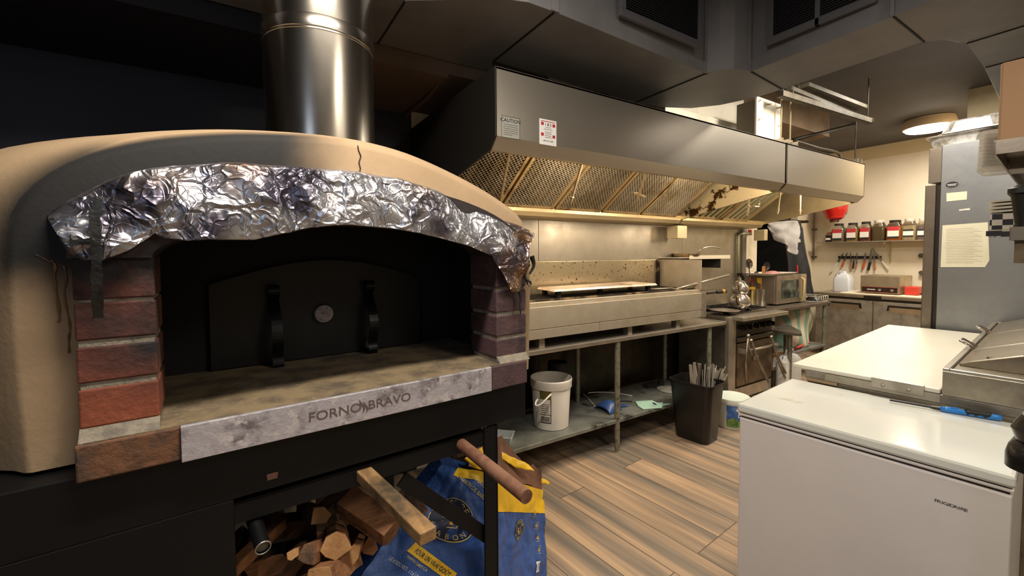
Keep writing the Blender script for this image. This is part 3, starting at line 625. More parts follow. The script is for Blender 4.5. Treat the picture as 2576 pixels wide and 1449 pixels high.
def hanger(px, py0, py1, m, label):
    a = at(px, py1, Y=1.72); h = thing('hanger_rod', label, 'rod', (a.x, 1.72, HT))
    t_ = at(px, py0, Y=1.72); build('rod', B().cyl((a.x, 1.72, HT+.02), (a.x, 1.72, max(t_.z, 2.8)), .006, n=8), m, h)
    build('bracket', B().box((a.x-.045, 1.68, HT+.001), (a.x+.045, 1.76, HT+.006)).box((a.x-.045, 1.68, HT+.006), (a.x-.04, 1.76, HT+.05)).box((a.x+.04, 1.68, HT+.006), (a.x+.045, 1.76, HT+.05)), hood_m, h)
hanger(1964, 238, 352, rod, 'threaded rod holding the hood left of the seam between the two sections'); hanger(1987, 248, 358, rod, 'threaded rod holding the hood right of the seam between the two sections'); hanger(2151, 313, 402, drk, 'dark rod with bracket at the far right end of the hood')
# unistrut and cable tray on the ceiling
strut_m = mat('strut_steel', '5c5547', .6, .3, c2='453f34', scale=8)
def tray(p0, p1, z, w, h_, label, nm='cable_tray', slots=False):
    a, c = at(*p0, Z=z), at(*p1, Z=z); t = thing(nm, label, 'strut', tuple((a+c)/2)); build('channel', B().bar(a, c, w, h_), strut_m, t)
    d = (c-a)
    if slots:
        n = 26
        s_ = Vector((-d.y, d.x, 0)).normalized()*(-w*.32)
        for i in range(n): q = a+d*((i+.5)/n)+s_+Vector((0, 0, -h_/2-.0005)); build('slot', B().bar(q-d.normalized()*.012, q+d.normalized()*.012, .012, .001), mat('slot_dark', '1c1815', .7), t)
    build('hanger', B().cyl((a+d*.12), Vector((*(a+d*.12).xy, 3.04)), .004), drk, t)
tray((1962, 236), (2190, 306), 2.66, .05, .04, 'slotted steel strut hanging lowest beside the ceiling duct', slots=True)
tray((1985, 222), (2155, 292), 2.74, .035, .03, 'plain steel strut hanging between the slotted strut and the wide one', nm='strut_bar')
tray((2020, 216), (2168, 272), 2.80, .09, .03, 'wide flat steel strut nearest the bare ceiling', nm='strut_bar')
tray((2180, 306), (2199, 303), 2.66, .03, .03, 'short steel strut end at the tip of the slotted strut', nm='strut_bar')
pip = mat('dark_pipe', '2a2624', .5, .4)
a, c = at(1995, 352, Y=2.2), at(2150, 313, Y=2.2)
tag(build('ceiling_pipe', B().tube([a, c], .018), pip, smooth=True), 'dark straight pipe under the ceiling behind the far end of the hood', 'pipe')
pl = [at(x, y, Y=2.4) for x, y in ((1995, 352), (2042, 366), (2060, 372), (2090, 377), (2112, 385), (2115, 402))]
tag(build('gas_pipe', B().tube(smoothpts(pl, 2), .017), mat('gas_pipe', '4a433c', .4, .5), smooth=True), 'thin bent pipe dropping behind the far end of the hood', 'pipe')
# brown beam between the hood and ceiling
struct('ceiling_beam', B().box((3.7, 2.2, 2.78), (5.6, 2.8, 3.04)), mat('beam_paint', '8a735a', .7, c2='75604a', scale=3))

# ------------------------------------------------------------------ big ceiling duct
duct_m = mat('duct_paint', '6c6b6c', .5, c2='605f60', scale=2.5, bump=.04, bscale=50, spec=.4)
duct = thing('air_duct', 'big dark grey painted ceiling duct bending over the cooking line', 'duct', (2.3, 1.4, 2.5))
ZD = 2.5; ZT = 3.02
def slab(poly, z0=ZD, z1=ZT, nm='section', m=None, par=None): return build(nm, B().prism(poly, lambda x, y: (x, y, z0), lambda x, y: (x, y, z1)), m or duct_m, par or duct, bevel=.003)
def D(px, py): p = at(px, py, Z=ZD); return (p.x, p.y)
def arcp(c, r, a0, a1, n=10): return [(c[0]+r*math.cos(math.radians(a0+(a1-a0)*i/n)), c[1]+r*math.sin(math.radians(a0+(a1-a0)*i/n))) for i in range(n+1)]
slab([(-2.4, 1.30), (-1.0, 1.36), (-.2, 1.62), (.15, 1.72), (.572, 1.70), (.569, 2.11), (-2.4, 2.11)])
slab([(.575, 1.70), (.70, 1.62), (.86, 1.50), (1.0, 1.455), (1.128, 1.453), (1.135, 1.99), (1.2, 2.11), (.572, 2.11)])
slab([(1.131, 1.453), (2.236, 1.493), (2.256, 2.019), (1.138, 1.985)])
slab([(2.239, 1.493), *[(x, y) for x, y in ((2.262, 1.425), (2.32, 1.375), (2.40, 1.352))], (2.436, 1.345), (2.87, 1.385), (2.86, 1.56), (2.80, 1.75), (2.68, 1.90), (2.50, 1.985), (2.26, 2.02)])
slab([(2.433, 1.342), (2.40, .716), (2.81, .72), (2.868, 1.382)])
slab([(2.398, .713), (2.37, .30), (2.45, .14), (2.62, .07), (2.98, .10), (3.01, .60), (2.97, .635), (2.88, .66), (2.82, .715)])
slab([(2.985, .10), (3.46, .14), (3.49, .64), (3.012, .615)]); slab([(3.465, .14), (5.94, .36), (5.94, .86), (3.495, .64)])
# raised seams
b = B()
for (p, q) in (((1.131, 1.453), (1.138, 1.985)), ((2.238, 1.493), (2.257, 2.019)), ((2.435, 1.344), (2.869, 1.384)), ((2.399, .715), (2.815, .718)), ((2.983, .10), (3.011, .615)), ((3.463, .14), (3.493, .64)), ((.573, 1.70), (.571, 2.11))): b.bar((*p, ZD-.002), (*q, ZD-.002), .006, .006)
for k_ in range(len(b.f)//6):
    c_ = B(); c_.v = b.v[8*k_:8*k_+8]; c_.f = [tuple(i-8*k_ for i in f) for f in b.f[6*k_:6*k_+6]]; build('seam', c_, mat('seam_dark', '191816', .7), duct)
b = B()
for x, y in ((1.131, 1.452), (2.237, 1.492), (2.434, 1.343), (2.399, .714)): build('drive_cleat', B().box((x-.02, y-.006, ZD), (x+.02, y+.006, ZT)), duct_m, duct)
# grilles on the duct sides
gm = mat('grille_dark', '1b1b20', .5); gf = mat('grille_frame', '4e4d50', .45)
def grille(x0, x1, y, horiz=True, nb=24, axis='x', mids=()):
    z0, z1 = 2.585, 2.93; b = B(); o = .012
    if axis == 'x': bx_ = lambda a0, a1, c0, c1, d0, d1: b.box((a0, y-d1, c0), (a1, y-d0, c1))
    else: bx_ = lambda a0, a1, c0, c1, d0, d1: b.box((y-d1, a0, c0), (y-d0, a1, c1))
    for a0, a1, c0, c1 in ((x0, x1, z0, z0+.035), (x0, x1, z1-.035, z1), (x0, x0+.035, z0+.035, z1-.035), (x1-.035, x1, z0+.035, z1-.035)) + tuple((mm-.01, mm+.01, z0, z1) for mm in mids): bx_(a0, a1, c0, c1, 0, .02)
    f = build('grille', b, gf, duct, bevel=.002); b = B()
    bx_(x0+.03, x1-.03, z0+.03, z1-.03, .001, .002); build('backing', b, mat('grille_void', '0c0c10', .8), f); b = B()
    for i in range(nb):
        z = z0+.04+(z1-z0-.08)*i/(nb-1); bx_(x0+.035, x1-.035, z-.0022, z+.0022, .004, .014)
    build('louvre', b, gm, f)
grille(1.50, 2.12, 1.452+.0); grille(.77, 1.24, 2.398, axis='y', mids=(1.0,)); 
# ------------------------------------------------------------------ equipment table with undershelf
galv = mat('galvanised', '8a8c84', .5, .6, c2='6d6f68', scale=7, lo=.4, hi=.7, c3='3a3834', scale3=6, lo3=.56, hi3=.66, bump=.05, bscale=60)
tub = mat('worn_leg', '8d8a78', .45, .6, c2='4f4c3f', scale=30, lo=.5, hi=.7)
brush = steel('bench_steel', 'bdb5a8', .28, st=(1, 20, 1), c2='9f9788')
table = thing('equipment_table', 'long stainless equipment table with dirty galvanised undershelf carrying the charbroiler', 'table', (2.4, 2.5, 0))
build('table_top', B().box((1.12, 2.21, .835), (3.68, 2.74, .868)).box((1.12, 2.70, .868), (3.68, 2.74, .93)), brush, table, bevel=.006)
build('undershelf', B().box((1.15, 2.225, .222), (3.46, 2.74, .25)), galv, table, bevel=.004)
def leg(x, y, z1=.835, z0=0, p=None, m=tub, r=.0205):
    return build('leg', B().cyl((x, y, z0+.05), (x, y, z1), r, n=16).lathe([(0, z0), (.013, z0), (.015, z0+.02), (.019, z0+.05), (r+.001, z0+.06), (r+.001, z0+.075)], (x, y, 0), 16), m, p or table, smooth=True, autosm=True)
for x, y in ((1.2, 2.25), (2.325, 2.238), (3.47, 2.245), (1.2, 2.69), (2.33, 2.69), (3.44, 2.69)): leg(x, y)
build('gusset', B().box((3.40, 2.206, .845), (3.62, 2.212, .858)), brush, table)
# ------------------------------------------------------------------ charbroiler
bro = thing('charbroiler', 'wide stainless gas charbroiler with sooty grates on the equipment table', 'grill', (2.3, 2.45, .868))
bst = steel('broiler_steel', 'c2b9a8', .36, metal=.7, st=(1, 1, 25), c2='b2a792', c3='9c8b6c', scale3=2.0, lo3=.58, hi3=.85)
soot_st = mat('sooty_steel', '8a7354', .5, .6, c2='1c140e', scale=7, lo=.38, hi=.52, bump=.2)
build('body', B().box((1.16, 2.24, .94), (3.34, 2.68, 1.128)), mat('broiler_body', '2b2520', .6, .4), bro)
build('front_panel', B().box((1.20, 2.212, 1.000), (3.31, 2.24, 1.143)), bst, bro, bevel=.003)
build('drip_tray', B().box((1.20, 2.214, .936), (2.122, 2.24, .997)), bst, bro, bevel=.002); build('drip_tray', B().box((2.126, 2.214, .936), (3.31, 2.24, .997)), bst, bro, bevel=.002)
for x in (1.16, 3.312): build('corner_post', B().box((x, 2.205, .932), (x+.05, 2.245, 1.145)), brush, bro, bevel=.003)
build('top_rail', B().box((1.16, 2.25, 1.128), (3.34, 2.285, 1.170)), bst, bro, bevel=.004)
build('top_rail', B().box((1.16, 2.29, 1.12), (3.34, 2.33, 1.180)), soot_st, bro, bevel=.006, label='burnt greasy inner rail')
gr = B()
for i in range(66): x = 1.2+i*.032; gr.box((x, 2.33, 1.165), (x+.012, 2.66, 1.178))
for y in (2.36, 2.5, 2.64): gr.box((1.2, y, 1.155), (3.33, y+.012, 1.166))
build('grate', gr, mat('cast_grate', '1c1815', .7, .3), bro)
splash = steel('splash_stained', 'cdb98c', .3, st=(1, 1, 20), c2='b39a68', c3='5a3014', scale3=14, lo3=.60, hi3=.66)
splash2 = mat('grease_splash', 'cfc0a0', .3, .9, c2='b5a382', scale=3, r2=.4, c3='6a3f1e', scale3=38, lo3=.59, hi3=.64)
build('backsplash', B().box((1.16, 2.69, 1.10), (3.34, 2.70, 1.425)).box((1.16, 2.70, 1.415), (3.34, 2.73, 1.425)), splash2, bro, bevel=.002, label='grease stained backsplash')
build('side_splash', B().box((3.335, 2.24, 1.17), (3.345, 2.70, 1.425)), bst, bro, bevel=.002)
build('corner_post', B().box((3.30, 2.67, 1.1), (3.335, 2.69, 1.425)), soot_st, bro); build('corner_post', B().box((3.345, 2.66, 1.1), (3.37, 2.69, 1.425)), soot_st, bro)
for x in (1.30, 1.62, 2.45, 3.02): build('foot', B().box((x, 2.25, .868), (x+.045, 2.30, .94)), brush, bro)
build('foot', B().box((1.62, 2.60, .868), (1.66, 2.65, .94)), brush, bro); build('foot', B().box((3.02, 2.60, .868), (3.06, 2.65, .94)), brush, bro)
# upturned tray on the grates
zt = 1.222
c4 = [at(1392, 724, Z=zt), at(1491, 733, Z=zt), at(1636, 722, Z=zt), at(1560, 711, Z=zt)]
x0t, x1t = 1.80, 3.02
tr = thing('sheet_tray', 'large pale burnt metal sheet lying upside down on the grill grates', 'tray', (2.3, 2.5, 1.18))
trm = mat('burnt_tray', 'd6c8b8', .45, .5, c2='a48a78', scale=6, lo=.45, hi=.7, c3='5a3828', scale3=5, lo3=.62, hi3=.72)
tp = [(1.72, 2.60), (1.95, 2.345), (2.93, 2.335), (2.80, 2.64)]
tp = [(c4[0].x, c4[0].y), (c4[1].x, c4[1].y), (c4[2].x, c4[2].y), (c4[3].x, c4[3].y)]
tp = [(1.85, 2.60), (1.80, 2.325), (2.88, 2.325), (2.90, 2.62)]
build('sheet', B().prism(tp, lambda x, y: (x, y, zt), lambda x, y: (2.35+(x-2.35)*.97, 2.47+(y-2.47)*.93, zt+.016)), trm, tr, bevel=.003)
for x, y in ((1.86, 2.36), (1.9, 2.57), (2.3, 2.4), (2.8, 2.36), (2.82, 2.57)): build('block', B().box((x, y, 1.178), (x+.03, y+.03, zt)), mat('cast_block', '1c1815', .7), tr)
# long handled rods over the grill edge
a, c = at(1700, 727, Y=2.34), at(1833, 692, Y=2.20)
sh_ = thing('skewer_rack', 'long bright handle sticking up from the right end of the grill', 'grill tool', (3.2, 2.35, 1.18)); 
build('handle', B().tube([a, a.lerp(c, .25), c], [.006, .012, .014], 12), brush, sh_, smooth=True); build('rod', B().tube([(2.75, 2.40, 1.184), (3.1, 2.37, 1.184), a], .004).tube([(2.75, 2.43, 1.184), (3.15, 2.40, 1.186), a], .004), brush, sh_, smooth=True)
# ------------------------------------------------------------------ wall shelf and frying pan
ws = thing('wall_shelf', 'small white wall shelf carrying the frying pan above the grill', 'shelf', (4.0, 2.7, 1.44))
build('board', B().box((3.45, 2.56, 1.437), (4.30, 2.785, 1.443)).box((3.62, 2.555, 1.425), (4.30, 2.562, 1.462)), mat('shelf_white', 'd8d0bf', .5, .2), ws, bevel=.002)
build('bracket', B().box((4.16, 2.58, 1.33), (4.17, 2.785, 1.437)), mat('shelf_bracket', '2a2522', .6), ws)
fpn = thing('frying_pan', 'steel frying pan with a long handle on the wall shelf above the grill', 'pan', (3.72, 2.66, 1.443))
pm = steel('pan_steel', 'b09a7c', .25, c2='8a7458')
build('pan_body', B().open_lathe([(0, .001), (.10, .001), (.118, .012), (.132, .036), (.136, .038), (.134, .034), (.112, .012), (.0, .006)], (3.72, 2.66, 1.444), 40), pm, fpn, smooth=True, autosm=True)
hp = smoothpts([Vector((3.72+.125, 2.63, 1.475)), at(1762, 627, Y=2.60), at(1778, 621, Y=2.58), at(1795, 621, Y=2.56), at(1812, 624, Y=2.54)], 2)
build('handle', B().tube(hp, .009, 10), brush, fpn, smooth=True)
# vertical pipe at the end of the steel panels
pg = thing('wall_pipe', 'thin vertical greenish pipe at the right end of the steel wall panels', 'pipe', (4.78, 2.76, .93))
a, c = at(1858, 592, Y=2.76), at(1858, 765, Y=2.76)
build('pipe', B().tube([at(1888, 588, Y=2.76), at(1862, 588, Y=2.76), at(1858, 594, Y=2.76), (c.x, 2.76, .93)], .017, 10), mat('pipe_green', '8c8a70', .4, .4), pg, smooth=True)
# ------------------------------------------------------------------ things under the table
def bucket():
    t = thing('bucket', 'white plastic bucket with handle standing on the undershelf', 'bucket', (1.85, 2.42, .25))
    wp = mat('bucket_white', 'd9d4cb', .45, c2='cbc4b8', scale=3); c = (1.85, 2.425, .25)
    build('tub', B().open_lathe([(0, 0), (.118, 0), (.124, .004), (.140, .285), (.147, .287), (.149, .29), (.149, .325), (.151, .33), (.151, .345), (.147, .35), (.143, .345), (.138, .30), (.122, .01), (0, .008)], c, 48), wp, t, smooth=True, autosm=True)
    hd = smoothpts([at(1386, 992, Y=2.27), at(1375, 1003, Y=2.26), at(1360, 1018, Y=2.27), at(1347, 1022, Y=2.29), at(1347, 1012, Y=2.31), at(1352, 1005, Y=2.33)], 2)
    build('handle', B().tube(hd, .006, 8), wp, t, smooth=True)
    f = lambda s, tt, r=.0: (c[0]+(.1255+.0145*tt*.8+r)*math.cos(3.45+.62*s), c[1]+(.1255+.0145*tt*.8+r)*math.sin(3.45+.62*s), c[2]+.055+.235*tt)
    l = build('label', B().grid(lambda s, tt: f(s, tt, .002), 10, 4), mat('label_white', 'd6d0c2', .5), t, label='torn side label')
    g = lambda x, y: f(x, y, .0032)
    b = B(); rect2d(b, .0, .72, 1, 1, g); build('print', b, mat('olive_print', '5c5524', .5), l)
    b = B(); rect2d(b, .0, .0, 1, .03, g); rect2d(b, .94, .0, 1, .72, g, 1, 6); rect2d(b, 0, .25, 1, .27, g); [rect2d(b, .1, .32+.06*i, .8, .335+.06*i, g) for i in range(5)]; [rect2d(b, .1+.1*i, .05, .16+.1*i, .2, g, 1, 2) for i in range(8)]
    build('print', b, ink, l)
bucket()
dc = thing('metal_canister', 'sooty dark metal canister behind the white bucket on the undershelf', 'canister', (2.03, 2.56, .25))
build('can', B().open_lathe([(0, 0), (.075, 0), (.075, .40), (.072, .40), (.072, .02), (0, .02)], (2.03, 2.58, .25), 32), mat('can_soot', '241f1b', .5, .5, c2='4a3f34', scale=8, lo=.55, hi=.7), dc, smooth=True, autosm=True)
sc = at(1535, 1030, Z=.25)
scm = mat('scoop_blue', '2f4a7c', .4, c2='51658a', scale=8, lo=.55, hi=.7)
def bl(s, t):
    a = math.pi*s; r = .085*(1-.35*t)*(1 if t < .98 else .6); return (sc.x-.09+.17*t+.0, sc.y+r*math.cos(a), .252+.075*math.sin(a)*math.sin(math.pi*min(1, .15+t*.8)))
sct = thing('blue_scoop', 'dirty dark blue plastic scoop lying on the undershelf', 'scoop', (sc.x, sc.y, .25))
build('bowl', B().grid(bl, 16, 14), scm, sct, smooth=True, solid=.003); build('handle', B().bar((sc.x+.07, sc.y, .262), (sc.x+.17, sc.y-.03, .258), .028, .016), scm, sct, bevel=.004)
tl = [at(x, y, Z=.254) for x, y in ((1598, 1010), (1640, 1008), (1655, 1014), (1668, 1013), (1665, 1026), (1640, 1028), (1618, 1030), (1605, 1022))]
tt_ = thing('paddle', 'mint green plastic paddle lying on the undershelf beside the black bin', 'paddle', tuple(at(1635, 1020, Z=.25)))
cc = sum(tl, Vector())/8
build('blade', B().prism([(p.x, p.y) for p in tl], lambda x, y: (x, y, .2515), lambda x, y: (x, y, .258)), mat('mint', '9fc2b0', .5, c2='8fb2a2', scale=9), tt_, bevel=.002)
m0 = at(1650, 1018, Z=.259); build('print', B().bar(m0, at(1643, 1013, Z=.259), .02, .0008), ink, tt_)
build('handle', B().bar(at(1664, 1019, Z=.256), at(1685, 1016, Z=.256), .02, .006), mat('mint2', '7fa090', .5), tt_)
cl = smoothpts([at(x, y, Z=.256) for x, y in ((1497, 1022), (1485, 1008), (1470, 992), (1462, 991), (1500, 986), (1550, 988), (1590, 996))], 2)
tag(build('cable', B().tube(cl, .005, 8), mat('white_cable', 'c9c4ba', .5), smooth=True), 'white flexible cable curled on the undershelf behind the blue scoop', 'cable')
cl = smoothpts([at(x, y, Z=.255) for x, y in ((1465, 1015), (1485, 1022), (1520, 1014), (1560, 1008), (1590, 1010))], 2)
tag(build('hose', B().tube(cl, .008, 8), mat('dark_hose', '1e1b18', .6), smooth=True), 'dark hose lying on the undershelf behind the blue scoop', 'hose')
pl_ = at(1683, 980, Z=.255); tag(build('round_plate', B().lathe([(0, 0), (.10, 0), (.105, .004), (.105, .008), (0, .010)], (pl_.x, pl_.y-.0, .2505), 32), mat('dirty_lid', '8f8b84', .6, c2='5a554e', scale=12, lo=.5, hi=.7), smooth=True, autosm=True), 'round dirty grey plate flat on the undershelf behind the black bin', 'plate')
bm_ = mat('dark_bar', '1b1815', .6)
for (p0, p1, lab) in (((1605, 965), (1625, 957), 'short dark block at the back of the undershelf'), ((1625, 953), (1668, 962), 'long dark charred bar at the back of the undershelf')):
    a, c = at(*p0, Z=.27), at(*p1, Z=.27); a.z = c.z = .268; a.y = min(a.y, 2.62); c.y = min(c.y, 2.62); tag(build('charred_bar', B().bar(a, c, .05, .034), bm_), lab, 'bar')
pt = at(1290, 1062, Z=.25); tag(build('plastic_tray', B().open_lathe([(.0, .0), (.07, 0), (.085, .045), (.09, .045), (.075, .002)], (1.42, 2.38, .2505), 4), mat('clear_tray', 'b8bdbd', .3)), 'small translucent tray on the undershelf behind the oven stand', 'tray')
# ------------------------------------------------------------------ black bin of metal skewers
bc = Vector((3.02, 1.99, 0)); bcr = at(1745, 1110, Z=0)
def rrect(cx, cy, w, d, r, z, rot, n=6):
    out = []
    for sx, sy, a0 in ((1, 1, 0), (-1, 1, 90), (-1, -1, 180), (1, -1, 270)):
        for k in range(n+1):
            a = math.radians(a0+90*k/n); x = sx*(w/2-r)+r*math.cos(a); y = sy*(d/2-r)+r*math.sin(a); out.append(Vector((cx+x*math.cos(rot)-y*math.sin(rot), cy+x*math.sin(rot)+y*math.cos(rot), z)))
    return out
BX, BY, BR = 3.05, 2.075, math.radians(8)
bin_ = thing('waste_bin', 'black plastic waste bin full of metal skewers on the floor before the stove', 'bin', (BX, BY, 0), BR)
bb = B().loft([rrect(BX, BY, .205, .27, .05, 0, BR), rrect(BX, BY, .21, .275, .05, .01, BR), rrect(BX, BY, .265, .345, .05, .455, BR), rrect(BX, BY, .285, .365, .055, .458, BR), rrect(BX, BY, .285, .365, .055, .470, BR), rrect(BX, BY, .262, .342, .05, .470, BR), rrect(BX, BY, .2, .262, .045, .012, BR)], cap0=True, cap1=True)
build('bin_body', bb, mat('bin_black', '120f0e', .38, c2='1a1614', scale=4), bin_, smooth=True, autosm=True)
skm = [steel('skewer_steel', 'dcd6ca', .3, c2='bdb5a6', metal=.6), mat('skewer_grey', 'a8a49c', .4, .5), mat('skewer_dark', '857c6e', .4, .5)]
random.seed(11); sk0 = None
dirs = []
for i in range(26):
    f = i/25; px = 1735+96*f+random.uniform(-4, 4); top = at(px+.0, 905+random.uniform(0, 22)+16*f, Y=2.02+random.uniform(-.05, .06)); bot = Vector((BX-.05+.10*f+random.uniform(-.015, .015), BY-.03+random.uniform(-.07, .07), .013))
    b = B().bar(bot, top, random.choice((.010, .013, .018, .021)), .0035, up=(math.sin(i), math.cos(i), 0))
    look = ('bright', 'grey', 'dull')[i % 3]
    o = build('skewer', b, skm[i % 3]); sd = 'leftmost' if i == 0 else ('rightmost' if i == 21 else None)
    tag(o, 'flat metal skewer leftmost in the black bin' if i == 0 else ('flat metal skewer leaning most, rightmost in the black bin' if i == 25 else 'flat metal skewer in the middle of the bunch in the black bin'), 'skewer', 'metal skewers standing in the black bin')
yb = thing('yogurt_tub', 'white yogurt tub with a blue and green label on the floor behind the freezer', 'tub', (3.50, 2.06, 0))
yc = (3.52, 2.055, 0)
build('tub_body', B().open_lathe([(0, 0), (.118, 0), (.122, .005), (.135, .22), (.140, .222), (.141, .245), (.137, .25), (.134, .245), (.12, .02), (0, .02)], yc, 40), mat('tub_white', 'dfe2d4', .4), yb, smooth=True, autosm=True)
build('lid', B().lathe([(.138, .246), (.141, .249), (.139, .257), (.12, .252), (0, .252)], yc, 40), mat('tub_lid', 'cfd8cc', .4), yb, smooth=True, autosm=True)
yf = lambda s, t, r=.002: (yc[0]+(.1222+.0129*t+r)*math.cos(3.35+2.2*s), yc[1]+(.1222+.0129*t+r)*math.sin(3.35+2.2*s), .008+.212*t)
yl = build('label', B().grid(lambda s, t: yf(s, .35+.6*t), 20, 3), mat('label_blue', '3c62a8', .45, c2='7aa0d0', scale=10, lo=.5, hi=.7), yb)
b = B(); b.grid(lambda s, t: yf(s, .08+t*(.27+.12*math.sin(s*9)**2), .003), 30, 3); build('print', b, mat('label_green', '7d9a4a', .5, c2='3f6b3a', scale=16, lo=.5, hi=.62), yl)
yg = lambda x, y: yf(.30+x*1.4, .5+y*2.2, .004)
b = B(); write(b, 'Balkan', .15, yg, off=(.19, .0), bold=.01); build('print', b, paper, yl)
b = B(); ring2d(b, 0, .035, lambda x, y: yf(.30+x*1.5, .80+y*1.9, .0042), 20); build('print', b, paper, yl)
b = B(); poly2d(b, [(.56, .65), (.72, .65), (.72, .8), (.62, .85)], lambda x, y: yf(x, y, .0045)); build('print', b, redp, yl)
# ------------------------------------------------------------------ stove
rng = thing('stove', 'narrow stainless gas stove with black burners and oven door, right of the grill', 'stove', (4.15, 2.45, 0))
build('body', B().box((3.72, 2.235, .10), (4.49, 2.74, .90)), steel('stove_steel', '8f887c', .35, c2='75695a'), rng, bevel=.004)
build('corner_post', B().box((3.70, 2.20, .12), (3.815, 2.24, .895)), brush, rng, bevel=.003)
for x, y in ((3.76, 2.27), (4.44, 2.27), (3.76, 2.70), (4.44, 2.70)): build('leg', B().cyl((x, y, 0), (x, y, .1), .02, n=12), tub, rng)
build('front_ledge', B().box((3.76, 2.10, .868), (4.56, 2.24, .905)), brush, rng, bevel=.006)
build('control_panel', B().box((3.83, 2.215, .70), (4.47, 2.236, .862)), mat('panel_dark', '3a352e', .35, .6), rng, bevel=.003)
for i, x in enumerate((3.93, 4.02, 4.14, 4.25, 4.33, 4.42)):
    k = build('knob', B().cyl((x, 2.215, .785), (x, 2.175, .785), .026, .022, n=20).box((x-.004, 2.160, .765), (x+.004, 2.176, .805)), mat('knob_black', '15130f', .4), rng, smooth=True, autosm=True)
    if i == 2: build('ring', B().tube([(x+.027*math.cos(t), 2.212, .785+.027*math.sin(t)) for t in [j*math.pi/10 for j in range(20)]], .003, 6, closed=True), brush, k)
build('trim_bar', B().box((3.83, 2.19, .655), (4.47, 2.235, .695)), mat('trim_dark', '5a5348', .35, .8), rng, bevel=.006)
dr = build('oven_door', B().box((3.85, 2.205, .235), (4.47, 2.235, .64)), steel('door_brown', '7d6c58', .33, st=(1, 1, 20), c2='54453a', c3='2c211a', scale3=3, lo3=.6, hi3=.75), rng, bevel=.006)
build('handle', B().cyl((3.87, 2.150, .575), (4.45, 2.150, .575), .012, n=12).box((3.86, 2.14, .555), (3.90, 2.206, .592)).box((4.42, 2.14, .555), (4.46, 2.206, .592)), brush, dr, smooth=True, autosm=True)
build('badge', B().box((4.13, 2.200, .45), (4.21, 2.206, .485)), mat('badge', 'b0a898', .4, .7), dr, bevel=.003)
build('kick_plate', B().box((3.83, 2.215, .11), (4.48, 2.235, .215)), brush, rng, bevel=.003)
build('riser', B().box((3.72, 2.70, .90), (4.49, 2.74, 1.08)), brush, rng)
gt = mat('burner_iron', '161310', .6, .4)
for cx in (3.93, 4.29):
    for cy in (2.36, 2.56):
        g = B()
        g.box((cx-.16, cy-.095, .925), (cx+.16, cy-.083, .94)).box((cx-.16, cy+.083, .925), (cx+.16, cy+.095, .94)).box((cx-.16, cy-.095, .925), (cx-.148, cy+.095, .94)).box((cx+.148, cy-.095, .925), (cx+.16, cy+.095, .94))
        for k in range(8):
            t = k*math.pi/4; g.bar((cx+.03*math.cos(t), cy+.03*math.sin(t), .933), (cx+.15*math.cos(t)*(1 if abs(math.cos(t)) > .5 else .6), cy+.088*math.sin(t), .933), .008, .014)
        g.lathe([(0, .90), (.035, .90), (.035, .918), (.02, .922), (0, .922)], (cx, cy, 0), 20)
        build('burner_grate', g, gt, rng)
pp_ = at(1812, 779, Z=.945); tag(build('pizza_disc', B().lathe([(0, 0), (.125, 0), (.13, .004), (.125, .006), (0, .006)], (pp_.x+.02, 2.33, .9405), 32), mat('disc', '8a8078', .4, .6, c2='5e544c', scale=10), smooth=True, autosm=True), 'round thin metal disc lying on the front left burner', 'disc')
# tongs hanging from the stove handle
tg = steel('tong_steel', 'a39a8c', .3, c2='6e6252')
def tongs(px0, py0, pa, pb_, label):
    t0 = at(px0, py0, Y=2.125); t = thing('tongs', label, 'tongs', tuple(t0), 0, 'tongs hanging on the stove door')
    for p in (pa, pb_):
        e = at(*p, Y=2.125); m_ = t0.lerp(e, .5); build('arm', B().tube([t0, m_+Vector((0, .012, 0)), e], [.011, .008, .012], 8), tg, t, smooth=True)
    build('hinge', B().lathe([(0, -.018), (.015, -.012), (.019, 0), (.015, .012), (0, .018)], t0, 14), tg, t, smooth=True)
tongs(1882, 845, (1877, 962), (1890, 892), 'tongs hanging at the left of the stove door handle')
tongs(1889, 857, (1927, 952), (1934, 962), 'long tongs crossing the middle of the stove door')
tongs(1940, 848, (1975, 950), (1983, 952), 'tongs hanging at the right of the stove door, tips past its edge')
# teapots
tm = steel('teapot_steel', 'c9c2b8', .12, st=(1, 1, 1), c2='8d857a')
t0 = at(1858, 776, Z=.94); TX, TY = 4.05, 2.44
t0 = at(1857, 774, Z=.942); TX, TY = t0.x+.03, t0.y
def pot(name, lab, z, s, lid):
    t = thing(name, lab, 'teapot', (TX, TY, z))
    build('pot_body', B().lathe([(0, 0), (.072*s, 0), (.095*s, .03*s), (.102*s, .06*s), (.092*s, .10*s), (.065*s, .128*s), (.062*s, .135*s), (0, .136*s)], (TX, TY, z), 36), tm, t, smooth=True, autosm=True)
    if lid: build('lid', B().lathe([(.06*s, .136*s), (.055*s, .155*s), (.02*s, .172*s), (.008*s, .178*s), (.008*s, .19*s), (.014*s, .197*s), (0, .207*s)], (TX, TY, z), 28), tm, t, smooth=True, autosm=True)
    build('spout', B().tube(smoothpts([(TX-.075*s, TY-.03, z+.04*s), (TX-.12*s, TY-.045, z+.06*s), (TX-.135*s, TY-.05, z+.11*s), (TX-.155*s, TY-.055, z+.125*s)], 2), [.018*s-.0004*i for i in range(14)][:len(smoothpts([(0, 0, 0)]*4, 2))] if False else .014*s, 10), mat('spout_brass', '8a7858', .3, .9), t, smooth=True)
    build('handle', B().tube(smoothpts([(TX+.08*s, TY+.02, z+.115*s), (TX+.125*s, TY+.03, z+.12*s), (TX+.145*s, TY+.035, z+.07*s), (TX+.125*s, TY+.03, z+.02*s), (TX+.1*s, TY+.03, z+.03*s)], 2), .007*s, 8), tm, t, smooth=True)
